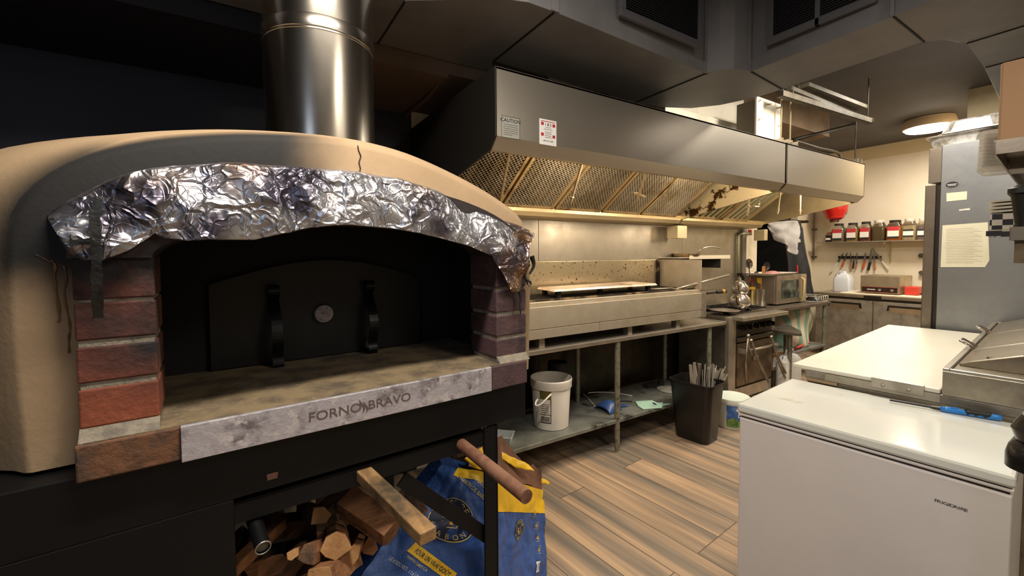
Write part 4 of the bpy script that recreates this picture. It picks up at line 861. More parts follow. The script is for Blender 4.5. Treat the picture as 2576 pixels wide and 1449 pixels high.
pot('kettle', 'lower shiny steel kettle of the double teapot on the stove', .942, .98, False); pot('teapot', 'small shiny teapot stacked on top of the kettle on the stove', .942+.1335, .80, True)
gl = thing('gas_lighter_gun', 'black and yellow tool handle over the back left burner of the stove', 'tool', tuple(at(1800, 735, Y=2.4)))
a, c = at(1778, 738, Y=2.40), at(1826, 732, Y=2.32); build('barrel', B().cyl(a, a.lerp(c, .55), .010, n=10).cyl(a.lerp(c, .5), c, .017, .02, n=12), mat('tool_black', '1d1a16', .5), gl, smooth=True, autosm=True); build('band', B().cyl(a.lerp(c, .80), a.lerp(c, .92), .0205, n=12), mat('tool_yellow', 'b5902a', .5), gl)
# ------------------------------------------------------------------ microwave table and what is on and under it
t2 = thing('side_table', 'stainless side table carrying the microwave at the end of the cook line', 'table', (5.35, 2.6, 0))
dks = steel('dark_bench', '8d857a', .3, st=(1, 20, 1), c2='6f675c')
build('table_top', B().box((4.62, 2.33, .845), (6.10, 2.78, .88)), dks, t2, bevel=.004)
for x, y in ((4.78, 2.36), (6.0, 2.36), (4.78, 2.74), (6.0, 2.74)): leg(x, y, .845, p=t2)
build('undershelf', B().box((4.75, 2.34, .33), (6.02, 2.76, .36)), galv, t2, bevel=.003)
build('brace', B().bar((5.78, 2.34, .845), (6.0, 2.36, .45), .012, .012), tub, t2)
t3 = thing('low_stand', 'low dark steel stand with a clipped corner tucked right of the stove', 'stand', (4.9, 2.2, 0))
build('top', B().prism([(4.52, 2.02), (4.56, 1.98), (4.72, 2.06), (5.02, 2.31), (4.60, 2.33), (4.52, 2.25)], lambda x, y: (x, y, .672), lambda x, y: (x, y, .70)), dks, t3, bevel=.003)
leg(4.64, 2.12, .672, p=t3); leg(4.92, 2.29, .672, p=t3)
def canister(px, py, w, h_, label, yy):
    c = at(px, py, Z=.881); r = w; t = thing('utensil_canister', label, 'canister', (c.x, c.y, .88), 0, 'steel utensil canisters by the microwave')
    build('can', B().open_lathe([(0, 0), (r, 0), (r, h_), (r*.96, h_), (r*.96, .005), (0, .005)], (c.x, c.y, .88), 32), steel('can_steel', 'ddd5c6', .16, st=(1, 1, 1), c2='c8bfae', metal=.95), t, smooth=True, autosm=True)
    return c, h_
c1, _ = canister(1893, 764, .062, .185, 'left steel utensil canister behind the kettle, holding ladles', 0)
c2_, _ = canister(1918, 765, .068, .18, 'right steel utensil canister holding wooden spoons beside the microwave', 0)
wd = mat('spoon_wood', 'a8723c', .6, c2='8a5a2c', scale=20, stretch=(1, 1, 6)); dkm = mat('black_nylon', '1f1812', .4); mtl = steel('ladle_steel', '6e665c', .2, c2='54493e'); yel = mat('yellow_plastic', 'e0b030', .45)
def utensil(kind, base, tip, m, label, s=1, z0=.89):
    b0 = Vector((base[0], base[1], z0)); t_ = thing(kind, label, kind.split('_')[-1], tuple(b0)); d = (tip-b0); n = d.normalized()
    hend = b0+d*(.78 if kind != 'ladle' else .86)
    build('handle', B().tube([b0, hend], .0065*s, 8), m, t_, smooth=True)
    side = n.cross(Vector((.85, -.53, 0))).normalized(); fwd = Vector((-.53, -.85, 0)).normalized(); w = side.cross(n) if abs(side.z) > .5 else side
    rgt = Vector((.85, -.53, 0)); 
    def hd(u, v, k=0): return hend+n*(d.length*.24)*v+rgt*u+fwd*k
    b = B()
    if 'spoon' in kind or kind == 'ladle':
        R_ = .034*s
        def f(a, c): ang = 2*math.pi*a; r = R_*c; return hend+n*(d.length*.11)+n*(math.sin(ang)*r*1.3)+rgt*(math.cos(ang)*r)-fwd*(.014*(1-c*c))
        b.grid(f, 24, 6); build('bowl', b, m, t_, smooth=True, solid=.003)
    else:
        pts = [(-.012*s, 0), (-.034*s, .3), (-.036*s, 1), (.03*s, 1.05), (.034*s, .3), (.012*s, 0)]
        b.prism(pts, lambda u, v: hd(u, v, 0), lambda u, v: hd(u, v, .005)); build('blade', b, m if kind != 'silicone_spatula' else yel, t_, bevel=.002)
P2 = lambda x, y, c: at(x, y, Y=c.y)
utensil('ladle', (c1.x-.01, c1.y), P2(1884, 660, c1), mtl, 'steel ladle standing tallest in the left canister', 1.3)
utensil('spatula', (c1.x-.02, c1.y+.01), P2(1861, 689, c1), dkm, 'black spatula leaning left in the left canister', 1.1)
utensil('serving_spoon', (c1.x+.02, c1.y), P2(1903, 682, c1), mtl, 'steel serving spoon leaning right in the left canister', .9)
utensil('spatula', (c1.x, c1.y-.03), P2(1888, 700, c1), mat('red_handle', '8a3a20', .5), 'red brown spatula in front in the left canister', .8)
utensil('wooden_spoon', (c2_.x, c2_.y+.02), P2(1930, 660, c2_), dkm, 'dark round spoon standing tallest in the right canister', 1.25)
utensil('silicone_spatula', (c2_.x-.02, c2_.y), P2(1914, 700, c2_), wd, 'yellow silicone spatula in the right canister', 1.35)
utensil('wooden_spoon', (c2_.x+.01, c2_.y-.02), P2(1929, 697, c2_), wd, 'light wooden spoon leaning right in the right canister', 1.0)
utensil('turner', (c2_.x, c2_.y), P2(1921, 672, c2_), wd, 'wooden handled turner standing straight in the right canister', .6)
yc_ = at(1897, 716, Y=c1.y-.05); tag(build('yellow_cap', B().box((yc_.x-.025, c1.y-.055, 1.055), (yc_.x+.03, c1.y-.01, 1.085)).cyl((yc_.x, c1.y-.03, .89), (yc_.x, c1.y-.03, 1.06), .008), yel, bevel=.003), 'small yellow plastic scraper at the rim of the left canister', 'scraper')
mw = thing('microwave', 'stainless microwave oven with a window on the side table', 'microwave', (5.4, 2.62, .88))
mx0, mx1, my0, my1, mz0, mz1 = 5.10, 5.80, 2.48, 2.77, .895, 1.222
st_mw = steel('microwave_steel', 'a0968a', .3, c2='8c8274')
build('case', B().box((mx0, my0+.02, mz0), (mx1, my1, mz1)), st_mw, mw, bevel=.006)
d_ = build('door', B().box((mx0, my0, mz0), (mx1-.13, my0+.02, mz1)), st_mw, mw, bevel=.003)
build('window', B().box((mx0+.11, my0-.003, mz0+.06), (mx1-.19, my0+.001, mz1-.06)), mat('mw_window', '1c2220', .12, .1, c2='5b6a66', scale=9, lo=.5, hi=.7), d_)
build('handle', B().tube([(mx1-.15, my0-.004, mz0+.04), (mx1-.15, my0-.04, mz0+.06), (mx1-.15, my0-.04, mz1-.06), (mx1-.15, my0-.004, mz1-.04)], .012, 8), mat('aged_handle', 'cbb98c', .5), d_, smooth=True)
build('control_panel', B().box((mx1-.128, my0, mz0), (mx1, my0+.02, mz1)), mat('mw_panel', 'a99674', .45, .4), mw, bevel=.003)
build('keypad', B().box((mx1-.10, my0-.003, mz0+.05), (mx1-.03, my0+.001, mz1-.07)), mat('mw_keys', '3a332a', .4, c2='8a5a3a', scale=40), mw)
for x in (mx0+.06, mx1-.06):
    for y in (my0+.06, my1-.05): build('foot', B().cyl((x, y, .88), (x, y, .896), .015), dkm, mw)
mt = thing('white_tray', 'white rectangular tray lying on top of the microwave', 'tray', (5.3, 2.62, 1.223))
build('tray', B().loft([[Vector(p) for p in ((4.98, 2.5, 1.226), (5.50, 2.5, 1.226), (5.50, 2.76, 1.226), (4.98, 2.76, 1.226))], [Vector(p) for p in ((4.94, 2.47, 1.25), (5.54, 2.47, 1.25), (5.54, 2.775, 1.25), (4.94, 2.775, 1.25))]], cap0=True), mat('tray_white', 'd8cfc2', .5), mt, solid=.004)
pk = B().grid(lambda s, t: (5.16+.28*s, 2.55+.16*t, 1.234+.035*math.sin(math.pi*s)*math.sin(math.pi*t)+.006*noise.noise((s*6, t*5, 1))), 14, 10)
tag(build('pink_cloth', pk, mat('pink_cloth', 'c98a86', .6, c2='b06a68', scale=12), smooth=True, solid=.003), 'crumpled pink cloth on the white tray above the microwave', 'cloth')
wr = thing('wire_rack', 'small white wire rack beside the microwave at the end of the side table', 'rack', (5.95, 2.5, .88))
b = B(); 
for z in (.886, .95): b.tube([(5.84, 2.36, z), (6.08, 2.36, z), (6.08, 2.6, z), (5.84, 2.6, z)], .005, 6, closed=True)
for x in (5.84, 5.90, 5.96, 6.02, 6.08): b.tube([(x, 2.36, .886), (x, 2.36, .95)], .004, 6).tube([(x, 2.6, .886), (x, 2.6, .95)], .004, 6)
build('wires', b, mat('wire_white', 'c4beb0', .4), wr, smooth=True)
build('cloth', B().grid(lambda s, t: (5.87+.17*s, 2.38+.18*t, .888+.07*math.sin(math.pi*s)*math.sin(math.pi*t)), 10, 8), dkm, wr, smooth=True, solid=.003)
# striped sack
def sack(s, t):
    a = 2*math.pi*s; r = 1+.10*math.sin(3*a+2*t*3)+.05*noise.noise((math.cos(a)*2, math.sin(a)*2, t*3)); z = .362+.47*t
    w = (.26+.07*math.sin(math.pi*min(1, t*1.1)))*r*(1-.25*max(0, t-.7)); d = .17*r*(1-.2*max(0, t-.7)); return (5.62+w*math.cos(a), 2.56+d*math.sin(a), z)
sm = bpy.data.materials.new('striped_sack'); sm.use_nodes = True; nt = sm.node_tree; N = nt.nodes; L = nt.links
tc = N.new('ShaderNodeTexCoord'); wv = N.new('ShaderNodeTexWave'); wv.bands_direction = 'X'; wv.inputs['Scale'].default_value = 2.2; wv.inputs['Distortion'].default_value = .12; L.new(tc.outputs['Object'], wv.inputs[0])
rp = N.new('ShaderNodeValToRGB'); rp.color_ramp.interpolation = 'CONSTANT'; rp.color_ramp.elements[0].color = srgb('7fa08c'); rp.color_ramp.elements[1].position = .42; rp.color_ramp.elements[1].color = srgb('c9bda6'); L.new(wv.outputs[0], rp.inputs[0]); L.new(rp.outputs[0], N['Principled BSDF'].inputs['Base Color']); N['Principled BSDF'].inputs['Roughness'].default_value = .7
b = B().grid(sack, 48, 14); b.f.append(tuple(range(48))); b.f.append(tuple(14*49+i for i in range(48)))
tag(build('striped_sack', b, sm, smooth=True), 'green and cream striped sack stuffed under the side table', 'sack')
rt = mat('red_plastic', 'c2382a', .4)
for i, (p, q, lab) in enumerate((((2004, 862), (2036, 850), 'red handled tool lying on top on the undershelf below the striped sack'), ((1992, 859), (2022, 860), 'lower red handled tool on the undershelf below the striped sack'))):
    a, c = at(*p, Y=2.37), at(*q, Y=2.40); a.z = .375+.016*(1-i); c.z = .385+.016*(1-i); t = thing('red_tool', lab, 'tool', tuple(a), 0, 'red tools under the side table'); build('handle', B().tube([a, c], .011, 8), rt, t, smooth=True); build('shaft', B().tube([a, a+(a-c).normalized()*.12], .006, 6), dkm, t, smooth=True)
bxk = thing('cardboard_carton', 'brown cardboard carton with white labels under the low stand', 'box', (4.9, 2.42, .30))
ck = mat('cardboard', 'a97f52', .75, c2='9a7248', scale=3)
leg(4.72, 2.50, .33, p=bxk); 
a, c = at(1943, 932, Y=2.30), at(1974, 886, Y=2.30)
build('box', B().box((a.x, 2.30, a.z), (c.x, 2.6, c.z)), ck, bxk)
for k in (0, 1): build('label', B().box((a.x+.01+k*.12, 2.297, a.z+.03), (a.x+.10+k*.12, 2.301, a.z+.13)), paper, bxk)
build('stand', B().box((a.x+.01, 2.35, 0), (c.x-.01, 2.55, a.z)), dkm, bxk)
jg = thing('jerry_can', 'white plastic jerry can on the floor under the side table', 'can', (5.2, 2.3, 0))
ja, jc = at(1974, 985, Y=2.22), at(2012, 898, Y=2.22)
jx0, jx1, jz = 4.66, 5.08, .49
jm = mat('jug_white', 'c9c8c4', .35, c2='b9b6ae', scale=3)
jx0 = at(1976, 930, Y=2.12).x; jx1 = at(2018, 930, Y=2.12).x; jz = at(1990, 893, Y=2.12).z
def rr3(z, w, d, r=.05): return rrect((jx0+jx1)/2, 2.17, w, d*.5, r, z, 0)
W3 = jx1-jx0
build('can_body', B().loft([rr3(0, W3*.95, .22), rr3(.02, W3, .24), rr3(jz-.07, W3, .24), rr3(jz-.02, W3*.7, .18), rr3(jz, W3*.3, .08, .02)], cap0=True, cap1=True), jm, jg, smooth=True, autosm=True)
build('handle', B().tube([((jx0+jx1)/2-.09, 2.17, jz-.04), ((jx0+jx1)/2-.05, 2.17, jz+.03), ((jx0+jx1)/2+.06, 2.17, jz+.03), ((jx0+jx1)/2+.10, 2.17, jz-.04)], .014), jm, jg, smooth=True)
# coats hanging in front of the dark doorway
def cloth(name, outline, Y, m, depth, folds, seed, nx=40, ny=40):
    top = [p for p in outline[0]]; bot = [p for p in outline[1]]
    Tp = resample([Vector((a, c, 0)) for a, c in top], nx+1); Bp = resample([Vector((a, c, 0)) for a, c in bot], nx+1)
    def f(s, t):
        i = int(round(s*nx)); q = Tp[i].lerp(Bp[i], t); P = at(q.x, q.y, Y=Y); P.y += -depth*math.sin(math.pi*s)-folds*math.sin(s*17+seed+1.5*math.sin(t*3))*(.3+t)+.02*noise.noise((s*5, t*4, seed)); return P
    return B().grid(f, nx, ny)
apron_m = mat('dark_apron', '1f2022', .8, c2='2c2d30', scale=5, bump=.2, bscale=60)
tag(build('dark_coat', cloth('a', ([(1968, 585), (1975, 562), (1990, 555), (2003, 575), (2012, 600)], [(1992, 745), (2005, 742), (2020, 742), (2032, 740), (2045, 738)]), 3.10, apron_m, .10, .012, 1), apron_m, smooth=True, solid=.01), 'long dark grey apron hanging at the doorway below the white coat', 'apron')
b = B(); a = at(2006, 676, Y=2.96); b.cyl((a.x, 2.965, a.z+.05), (a.x+.01, 2.965, a.z-.06), .011, n=10)
tag(build('red_pen', b, mat('pink_red', 'c8323c', .4)), 'small red marker in the pocket of the dark apron', 'marker')
wc_m = mat('white_jacket', 'aeaaa8', .8, c2='9c9896', scale=6)
tag(build('white_coat', cloth('w', ([(1928, 562), (1950, 558), (1975, 556), (1990, 556), (2000, 572), (2008, 600)], [(1942, 585), (1947, 604), (1965, 625), (1984, 642), (1990, 622), (2007, 612)]), 2.99, wc_m, .08, .03, 2), wc_m, smooth=True, solid=.008), 'crumpled white jacket hanging from a hook in front of the doorway', 'jacket')
da, dc_ = at(1911, 641, Y=4.495), at(1931, 618, Y=4.495); dv_ = thing('dark_device', 'dim grey device with labels on the wall inside the dark doorway', 'device', tuple(da)); build('case', B().box((da.x, 4.46, da.z), (dc_.x, 4.5, dc_.z)), mat('device_grey', '4a4740', .5), dv_)
for k_ in (0, 1): build('label', B().box((da.x+.04, 4.457, da.z+.05+.09*k_), (dc_.x-.05, 4.461, da.z+.09+.09*k_)), mat('device_label', '8a867c', .5), dv_)
b = B().cyl((5.9, 3.29, 2.0), (7.45, 3.29, 2.0), .015)
b.box((5.9, 3.285, 1.98), (5.95, 3.30, 2.02)); tag(build('coat_rail', B().cyl((5.9, 3.15, 1.96), (7.38, 3.15, 1.96), .012).box((7.34, 3.15, 1.94), (7.37, 3.30, 1.98)), dkm), 'dark rail above the doorway that the coats hang from', 'rail')
# conduit in the far corner
cp = thing('corner_conduit', 'vertical metal conduit with clamps in the far corner of the room', 'pipe', (7.87, 3.25, 1.0))
a = at(2039, 600, X=7.86); build('pipe', B().cyl((7.86, a.y, 1.36), (7.86, a.y, 3.0), .016).cyl((7.86, a.y-.05, 1.36), (7.86, a.y-.05, 3.0), .010), mat('conduit_steel', '8a7f70', .4, .7), cp, smooth=True)
for z in (1.4, 1.85, 2.4): build('clamp', B().box((7.86, a.y-.08, z), (7.9, a.y+.03, z+.02)), mat('clamp_dark', '554a3e', .5, .6), cp)
build('cable', B().tube([(7.88, a.y, 1.38), (7.88, a.y+.07, 1.28), (7.88, a.y+.07, .9)], .006), mat('clamp_dark', '554a3e'), cp)
# ------------------------------------------------------------------ undercounter refrigerator on the end wall
uc = thing('undercounter_refrigerator', 'stainless two door undercounter refrigerator against the end wall', 'refrigerator', (7.45, 2.2, 0))
ucs = steel('fridge_steel_warm', 'beb4a4', .3, metal=.65, st=(1, 1, 20), c2='93877a')
build('cabinet', B().box((7.12, 1.5, .08), (7.88, 2.905, .835)), ucs, uc)
build('counter_top', B().box((7.08, 1.48, .862), (7.88, 2.925, .905)), steel('counter_steel', 'b5a893', .3, st=(1, 20, 1), c2='9b8c76'), uc, bevel=.006)
build('gasket', B().box((7.10, 1.5, .835), (7.86, 2.90, .862)), dkm, uc)
for y in (1.55, 2.85): 
    for x in (7.2, 7.8): build('foot', B().cyl((x, y, 0), (x, y, .08), .025), dkm, uc)
for y0, y1 in ((2.238, 2.90), (1.51, 2.222)):
    d = build('door', B().box((7.085, y0, .10), (7.12, y1, .83)), ucs, uc, bevel=.004)
    yc2 = (y0+y1)/2-.02*(1 if y0 > 2 else -1)
    hb = build('handle_recess', B().prism([(yc2-.2, .715), (yc2+.2, .715), (yc2+.19, .79), (yc2-.19, .79)], lambda y, z: (7.0845, y, z), lambda y, z: (7.086, y, z)), dkm, d)
    build('handle', B().prism([(yc2-.18, .70), (yc2+.18, .70), (yc2+.165, .765), (yc2-.165, .765)], lambda y, z: (7.083-(z-.70)*.25, y, z), lambda y, z: (7.079-(z-.70)*.25, y, z)), steel('handle_steel', 'cbbda4', .3, c2='b0a28a'), d)
build('thermostat', B().box((7.074, 2.14, .866), (7.082, 2.33, .900)), dkm, uc, bevel=.002)
build('display', B().box((7.070, 2.20, .873), (7.076, 2.26, .893)), mat('display', '23201e', .3), uc)
bo = thing('cutting_board', 'white cutting board under the food warmer at the end wall', 'cutting board', (7.5, 2.1, .905))
build('board', B().box((7.12, 1.52, .9055), (7.72, 2.62, .92)), mat('board_white', 'e6dcc2', .5), bo, bevel=.003)
to = thing('countertop_warmer', 'stainless countertop food warmer with a black control strip on the cutting board', 'warmer', (7.45, 2.05, .92))
wa, wc = at(2164, 725, X=7.2), at(2264, 682, X=7.2)
build('case', B().box((7.2, wc.y, .932), (7.68, wa.y, 1.165)), steel('warmer_steel', 'c2b49a', .33, st=(1, 1, 1), c2='a8987c'), to, bevel=.006)
stp = build('control_strip', B().box((7.194, wc.y+.02, .945), (7.201, wa.y-.02, 1.01)), mat('strip_dark', '241a16', .35), to, label='black control strip with a red border')
for z in (.943, 1.012): build('border', B().box((7.192, wc.y+.015, z-.003), (7.199, wa.y-.015, z+.003)), mat('border_red', '8e2a2c', .4), stp)
for y in (wc.y+.07, wc.y+.20): build('knob', B().cyl((7.195, y, .977), (7.18, y, .977), .017, n=16), mat('knob_tan', 'a89a80', .4, .6), to)
build('brand', B().box((7.192, (wa.y+wc.y)/2+.04, .972), (7.1945, (wa.y+wc.y)/2+.13, .986)), mat('brand_light', 'b8b0a6', .5), stp)
for y in (wc.y+.05, wa.y-.05): build('foot', B().cyl((7.25, y, .92), (7.25, y, .933), .015).cyl((7.6, y, .92), (7.6, y, .933), .015), dkm, to)
rb = thing('red_device', 'small red box shaped device right of the food warmer', 'box', (7.5, 1.75, .92)); a, c = at(2275, 722, X=7.3), at(2311, 704, X=7.3)
build('case', B().box((7.3, c.y, .921), (7.5, a.y, .921+.11)), mat('device_red', 'c23a2a', .4), rb, bevel=.01); build('cord', B().tube(smoothpts([(7.4, c.y, .94), (7.42, c.y-.06, .935), (7.46, c.y-.10, .925)], 2), .01), dkm, rb, smooth=True)
jk = thing('plastic_jug', 'translucent white plastic jug on the refrigerator top below the knives', 'jug', (7.5, 2.7, .905))
a, c = at(2096, 722, X=7.45), at(2141, 671, X=7.45); jcx, jw = (a.y+c.y)/2, (a.y-c.y)
jr = lambda z, w, d, r=.03: rrect(7.5, jcx, d, w, r, z, 0)
jmw = mat('jug_milky', 'd5d8dc', .3, c2='c5c9d0', scale=3)
build('jug_body', B().loft([jr(.906, jw*.96, .15), jr(.925, jw, .16), jr(1.09, jw, .16), jr(1.15, jw*.8, .13), jr(1.175, jw*.35, .07, .02), jr(1.205, jw*.30, .06, .02)], cap0=True, cap1=True), jmw, jk, smooth=True, autosm=True)
build('handle', B().tube(smoothpts([(7.44, jcx+jw*.30, 1.12), (7.43, jcx+jw*.26, 1.18), (7.43, jcx+jw*.02, 1.205)], 2), .012), jmw, jk, smooth=True)
# shelf with spice jars
sf = thing('spice_shelf', 'narrow grey wall shelf holding the spice jars on the end wall', 'shelf', (7.75, 2.4, 1.64))
build('board', B().box((7.62, 1.3, 1.632), (7.895, 3.13, 1.644)), mat('shelf_grey', '8b7f6e', .5, .3), sf)
a = at(2240, 625, X=7.88)
build('bracket', B().box((7.64, a.y-.006, 1.60), (7.895, a.y+.006, 1.632)).bar((7.885, a.y, 1.632), (7.885, a.y, 1.33), .012, .02).bar((7.88, a.y, 1.40), (7.70, a.y, 1.61), .008, .012), mat('bracket_cream', 'b5a686', .5, .3), sf)
build('wall_rail', B().box((7.88, 1.3, 1.55), (7.9, 2.42, 1.632)), mat('trim_paint', 'cdbc9c'), sf)
jl = mat('jar_label_red', 'b43032', .5); jw_ = mat('jar_label_white', 'e0d8cc', .5); jlid = mat('jar_lid_black', '2b2724', .4)
def jar(px, w_px, top_y, col, lidm, label, style, base_y=None):
    a = at(px-w_px/2, 604, X=7.74); c = at(px+w_px/2, 604, X=7.74); w = a.y-c.y; cy = (a.y+c.y)/2; z0 = 1.644; z1 = at(px, top_y, X=7.74).z-.005
    t = thing('spice_jar', label, 'jar', (7.75, cy, z0), 0, 'spice jars on the end wall shelf'); h_ = z1-z0
    g = mat('jar_clear', 'c8c0b0', .12, trans=0, spec=.6)
    rr_ = lambda z, f, r=.03: rrect(7.74, cy, w*f*.8, w*f, min(r, w*f*.3), z, 0)
    build('contents', B().loft([rr_(z0+.002, .90), rr_(z0+.01, .96), rr_(z0+h_*.62, .97), rr_(z0+h_*.66, .8)], cap0=True, cap1=True), mat('fill_'+col, col, .7, c2='8a6a3a', scale=40, lo=.55, hi=.8), t, smooth=True, autosm=True)
    gl_ = mat('jar_glass', 'e6ddd0', .08, trans=1, spec=.5)
    build('glass', B().loft([rr_(z0, .95), rr_(z0+.008, 1), rr_(z0+h_*.70, 1), rr_(z0+h_*.84, .74), rr_(z0+h_*.88, .70)], cap0=True), gl_, t, smooth=True, autosm=True)
    build('lid', B().lathe([(w*.36, 0), (w*.37, .004), (w*.37, h_*.11), (w*.35, h_*.12), (0, h_*.12)], (7.74, cy, z0+h_*.88), 24), lidm, t, smooth=True, autosm=True)
    X_ = 7.74-w*.4-.003
    if style:
        l = build('label', B().box((X_-.001, cy-w*.36, z0+h_*.16), (X_+.001, cy+w*.36, z0+h_*.50)), jw_, t)
        if style == 'red':
            build('print', B().box((X_-.002, cy-w*.36, z0+h_*.48), (X_+.001, cy+w*.36, z0+h_*.68)), jl, l); build('print', B().box((X_-.002, cy-w*.36, z0+h_*.12), (X_+.001, cy+w*.36, z0+h_*.20)), ink, l)
        else: build('print', B().box((X_-.002, cy-w*.36, z0+h_*.16), (X_+.001, cy+w*.36, z0+h_*.22)), ink, l); build('print', B().box((X_-.002, cy-w*.36, z0+h_*.42), (X_+.001, cy+w*.36, z0+h_*.50)), ink, l)
    return t
rl = mat('lid_red', 'a82c2a', .4); cl_ = mat('lid_clear', 'cfc8bc', .3)
jar(2086, 17, 584, '3a2a28', rl, 'small dark jar with a red lid, leftmost on the spice shelf', 'white')
jar(2110, 31, 562, '9a8a78', jlid, 'grey brown spice jar with a black lid beside the small red lidded one', 'red')
jar(2145, 31, 560, 'b09a5a', jlid, 'yellowish spice jar with a black lid and red and white label', 'red')
jar(2178, 31, 557, '8a4028', jlid, 'reddish brown spice jar with a black lid and red and white label', 'red')
jar(2211, 34, 553, '6a5a38', cl_, 'jar of olive green herbs with a clear lid', 'none' and '')
jar(2251, 40, 553, 'c8701c', jlid, 'largest jar, bright orange spice with a black lid', 'red')
jar(2288, 36, 549, 'd6c8a4', cl_, 'jar of cream coloured powder with a clear lid', 'white')
jar(2322, 32, 548, '9a8a88', cl_, 'greyish jar with a clear lid, rightmost before the tall refrigerator', 'white')
# magnetic strip with knives
a, c = at(2110, 650, X=7.89), at(2218, 647, X=7.89)
ms = tag(build('magnetic_strip', B().box((7.872, c.y, 1.385), (7.892, a.y, 1.425)), dkm), 'black magnetic knife strip on the end wall above the jug', 'knife rack')
kb = steel('knife_blade', '9a938a', .25, c2='7f786c')
def knife(p_tip, p_mid, p_end, w, hm, label):
    T, M_, E_ = (at(*p, X=7.862) for p in (p_tip, p_mid, p_end)); t = thing('knife', label, 'knife', tuple(M_), 0, 'knives on the magnetic strip'); d = (M_-T).normalized(); n = Vector((0, -d.z, d.y))
    build('blade', B().add([T, M_+n*w, M_-n*w, T+d*.03+n*w*.9], [(0, 3, 1, 2)]), kb, t, solid=.003); build('handle', B().bar(M_, E_, .012, w*1.6, up=n), hm, t, bevel=.003)
hw = mat('knife_wood', 'a0683a', .5); hd_ = mat('knife_black', '1c1814', .4); ho = mat('knife_orange', 'b5502a', .5); hwt = mat('knife_white', 'cfc8bc', .5)
knife((2123, 636), (2108, 660), (2092, 684), .014, hwt, 'knife with a white handle, leftmost and tilted left on the strip')
knife((2133, 634), (2124, 656), (2118, 672), .013, ho, 'knife with a dark red handle second from the left on the strip')
knife((2140, 633), (2141, 660), (2142, 677), .009, hw, 'narrow knife with a tan wooden handle hanging straight')
knife((2150, 645), (2148, 658), (2146, 676), .012, hd_, 'short tool with a black handle in the middle of the strip')
knife((2157, 633), (2155, 664), (2153, 678), .009, hw, 'slim knife with a wooden handle right of the black handled one')
knife((2179, 634), (2175, 656), (2171, 677), .017, ho, 'knife with an orange and black curved handle')
knife((2194, 624), (2189, 660), (2184, 680), .020, hd_, 'wide cleaver like blade with a black handle')
knife((2198, 630), (2200, 660), (2202, 680), .011, hw, 'knife with a brown handle between the cleaver and the tilted one')
knife((2194, 622), (2218, 656), (2236, 677), .013, hwt, 'long knife with a white handle tilted right on the strip')
# red suppression bell
rd = thing('red_tank', 'glossy red rounded tank mounted high on the end wall under the hood end', 'tank', (7.6, 2.9, 2.0)); a = at(2101, 545, X=7.6); rr5 = .155
build('tank', B().lathe([(0, .30), (rr5*.8, .26), (rr5, .16), (rr5*.95, .06), (rr5*.75, .02), (rr5*.72, -.02), (rr5*.45, -.05), (0, -.05)], (7.6, a.y, a.z-.0), 32), mat('tank_red', 'c02018', .25, coat=.3), rd, smooth=True, autosm=True)
build('neck', B().cyl((7.6, a.y+.01, a.z-.08), (7.6, a.y+.01, a.z-.045), .06), mat('neck_dark', '4a1c18', .5), rd); build('bracket', B().box((7.7, a.y-.04, a.z+.05), (7.898, a.y+.04, a.z+.15)), dkm, rd)
for (px, py, lab) in ((2319, 643, 'small dark round knob on the end wall above the warmer'), (2320, 686, 'small black round knob on the end wall beside the warmer')):
    a = at(px, py, X=7.88); tag(build('wall_dial', B().cyl((7.899, a.y, a.z), (7.84, a.y, a.z), .03, n=16), mat('knob_grey', '4a4238', .5), smooth=True, autosm=True), lab, 'knob')
# round ceiling light
clt = thing('ceiling_light', 'round glowing flush ceiling light at the far end of the room', 'ceiling light', (6.5, 1.62, 2.95))
lc = at(2338, 322, Z=2.93)
build('rim', B().lathe([(.19, .11), (.215, .105), (.235, .04), (.235, .0), (.215, -.005)], (lc.x, lc.y, 2.93), 48), mat('light_rim', 'cdb69a', .5), clt, smooth=True, autosm=True)
build('diffuser', B().lathe([(.225, .0), (.21, -.02), (.15, -.032), (0, -.038)], (lc.x, lc.y, 2.93), 48), mat('light_glow', (1, .93, .82, 1), .5, emit=22), clt, smooth=True)
# ------------------------------------------------------------------ tall refrigerator
tf_ = thing('tall_refrigerator', 'tall grey steel refrigerator beyond the prep table, seen from its side', 'refrigerator', (4.75, .5, 0))
fgs = steel('tall_steel', '989a9d', .36, st=(1, 1, 12), c2='8d8e8e')
build('cabinet', B().box((4.35, .28, .06), (5.1, .992, 2.262)), fgs, tf_, bevel=.003)
build('grille_panel', B().box((4.352, .992, 1.995), (5.1, 1.062, 2.25)), steel('tall_front', '8a8074', .36, c2='74695c'), tf_, bevel=.003)
build('gasket', B().box((4.37, .992, .12), (5.08, 1.018, 1.99)), dkm, tf_)
d = build('door', B().box((4.352, 1.018, .12), (5.1, 1.078, 1.985)), steel('tall_front', '8a8074'), tf_, bevel=.006)
for x in (4.42, 5.0): 
    for y in (.35, .93): build('caster', B().cyl((x, y-.02, .03), (x, y+.02, .03), .03, n=16), dkm, tf_)
def panel_item(name, p0, p1, m, label, par, X=4.3485, polyg=None):
    a, c = at(*p0, X=X), at(*p1, X=X); return a, c
a, c = at(2395, 453, X=4.349), at(2395, 474, X=4.349)
ob = at(2395, 464.5, X=4.349); n_ = B().lathe([(0, 0), (1, 0), (1, .002), (0, .002)], (0, 0, 0), 32)
ov_ = B(); ov_.add([(4.3475, ob.y+.037*math.cos(t), ob.z+.024*math.sin(t)) for t in [k*math.pi/16 for k in range(32)]], [tuple(range(32))]); sk_ = build('badge', ov_, ink, tf_, label='black oval badge with white print')
fb_ = lambda x, y: (4.3470, ob.y-x, ob.z+y); b = B(); ring2d(b, .0345, .0355, lambda x, y: (4.347, ob.y-x, ob.z+y*.66), 32); rect2d(b, -.026, .001, .026, .004, fb_, 1, 1); rect2d(b, -.02, -.007, .02, -.004, fb_, 1, 1); build('print', b, paper, sk_)
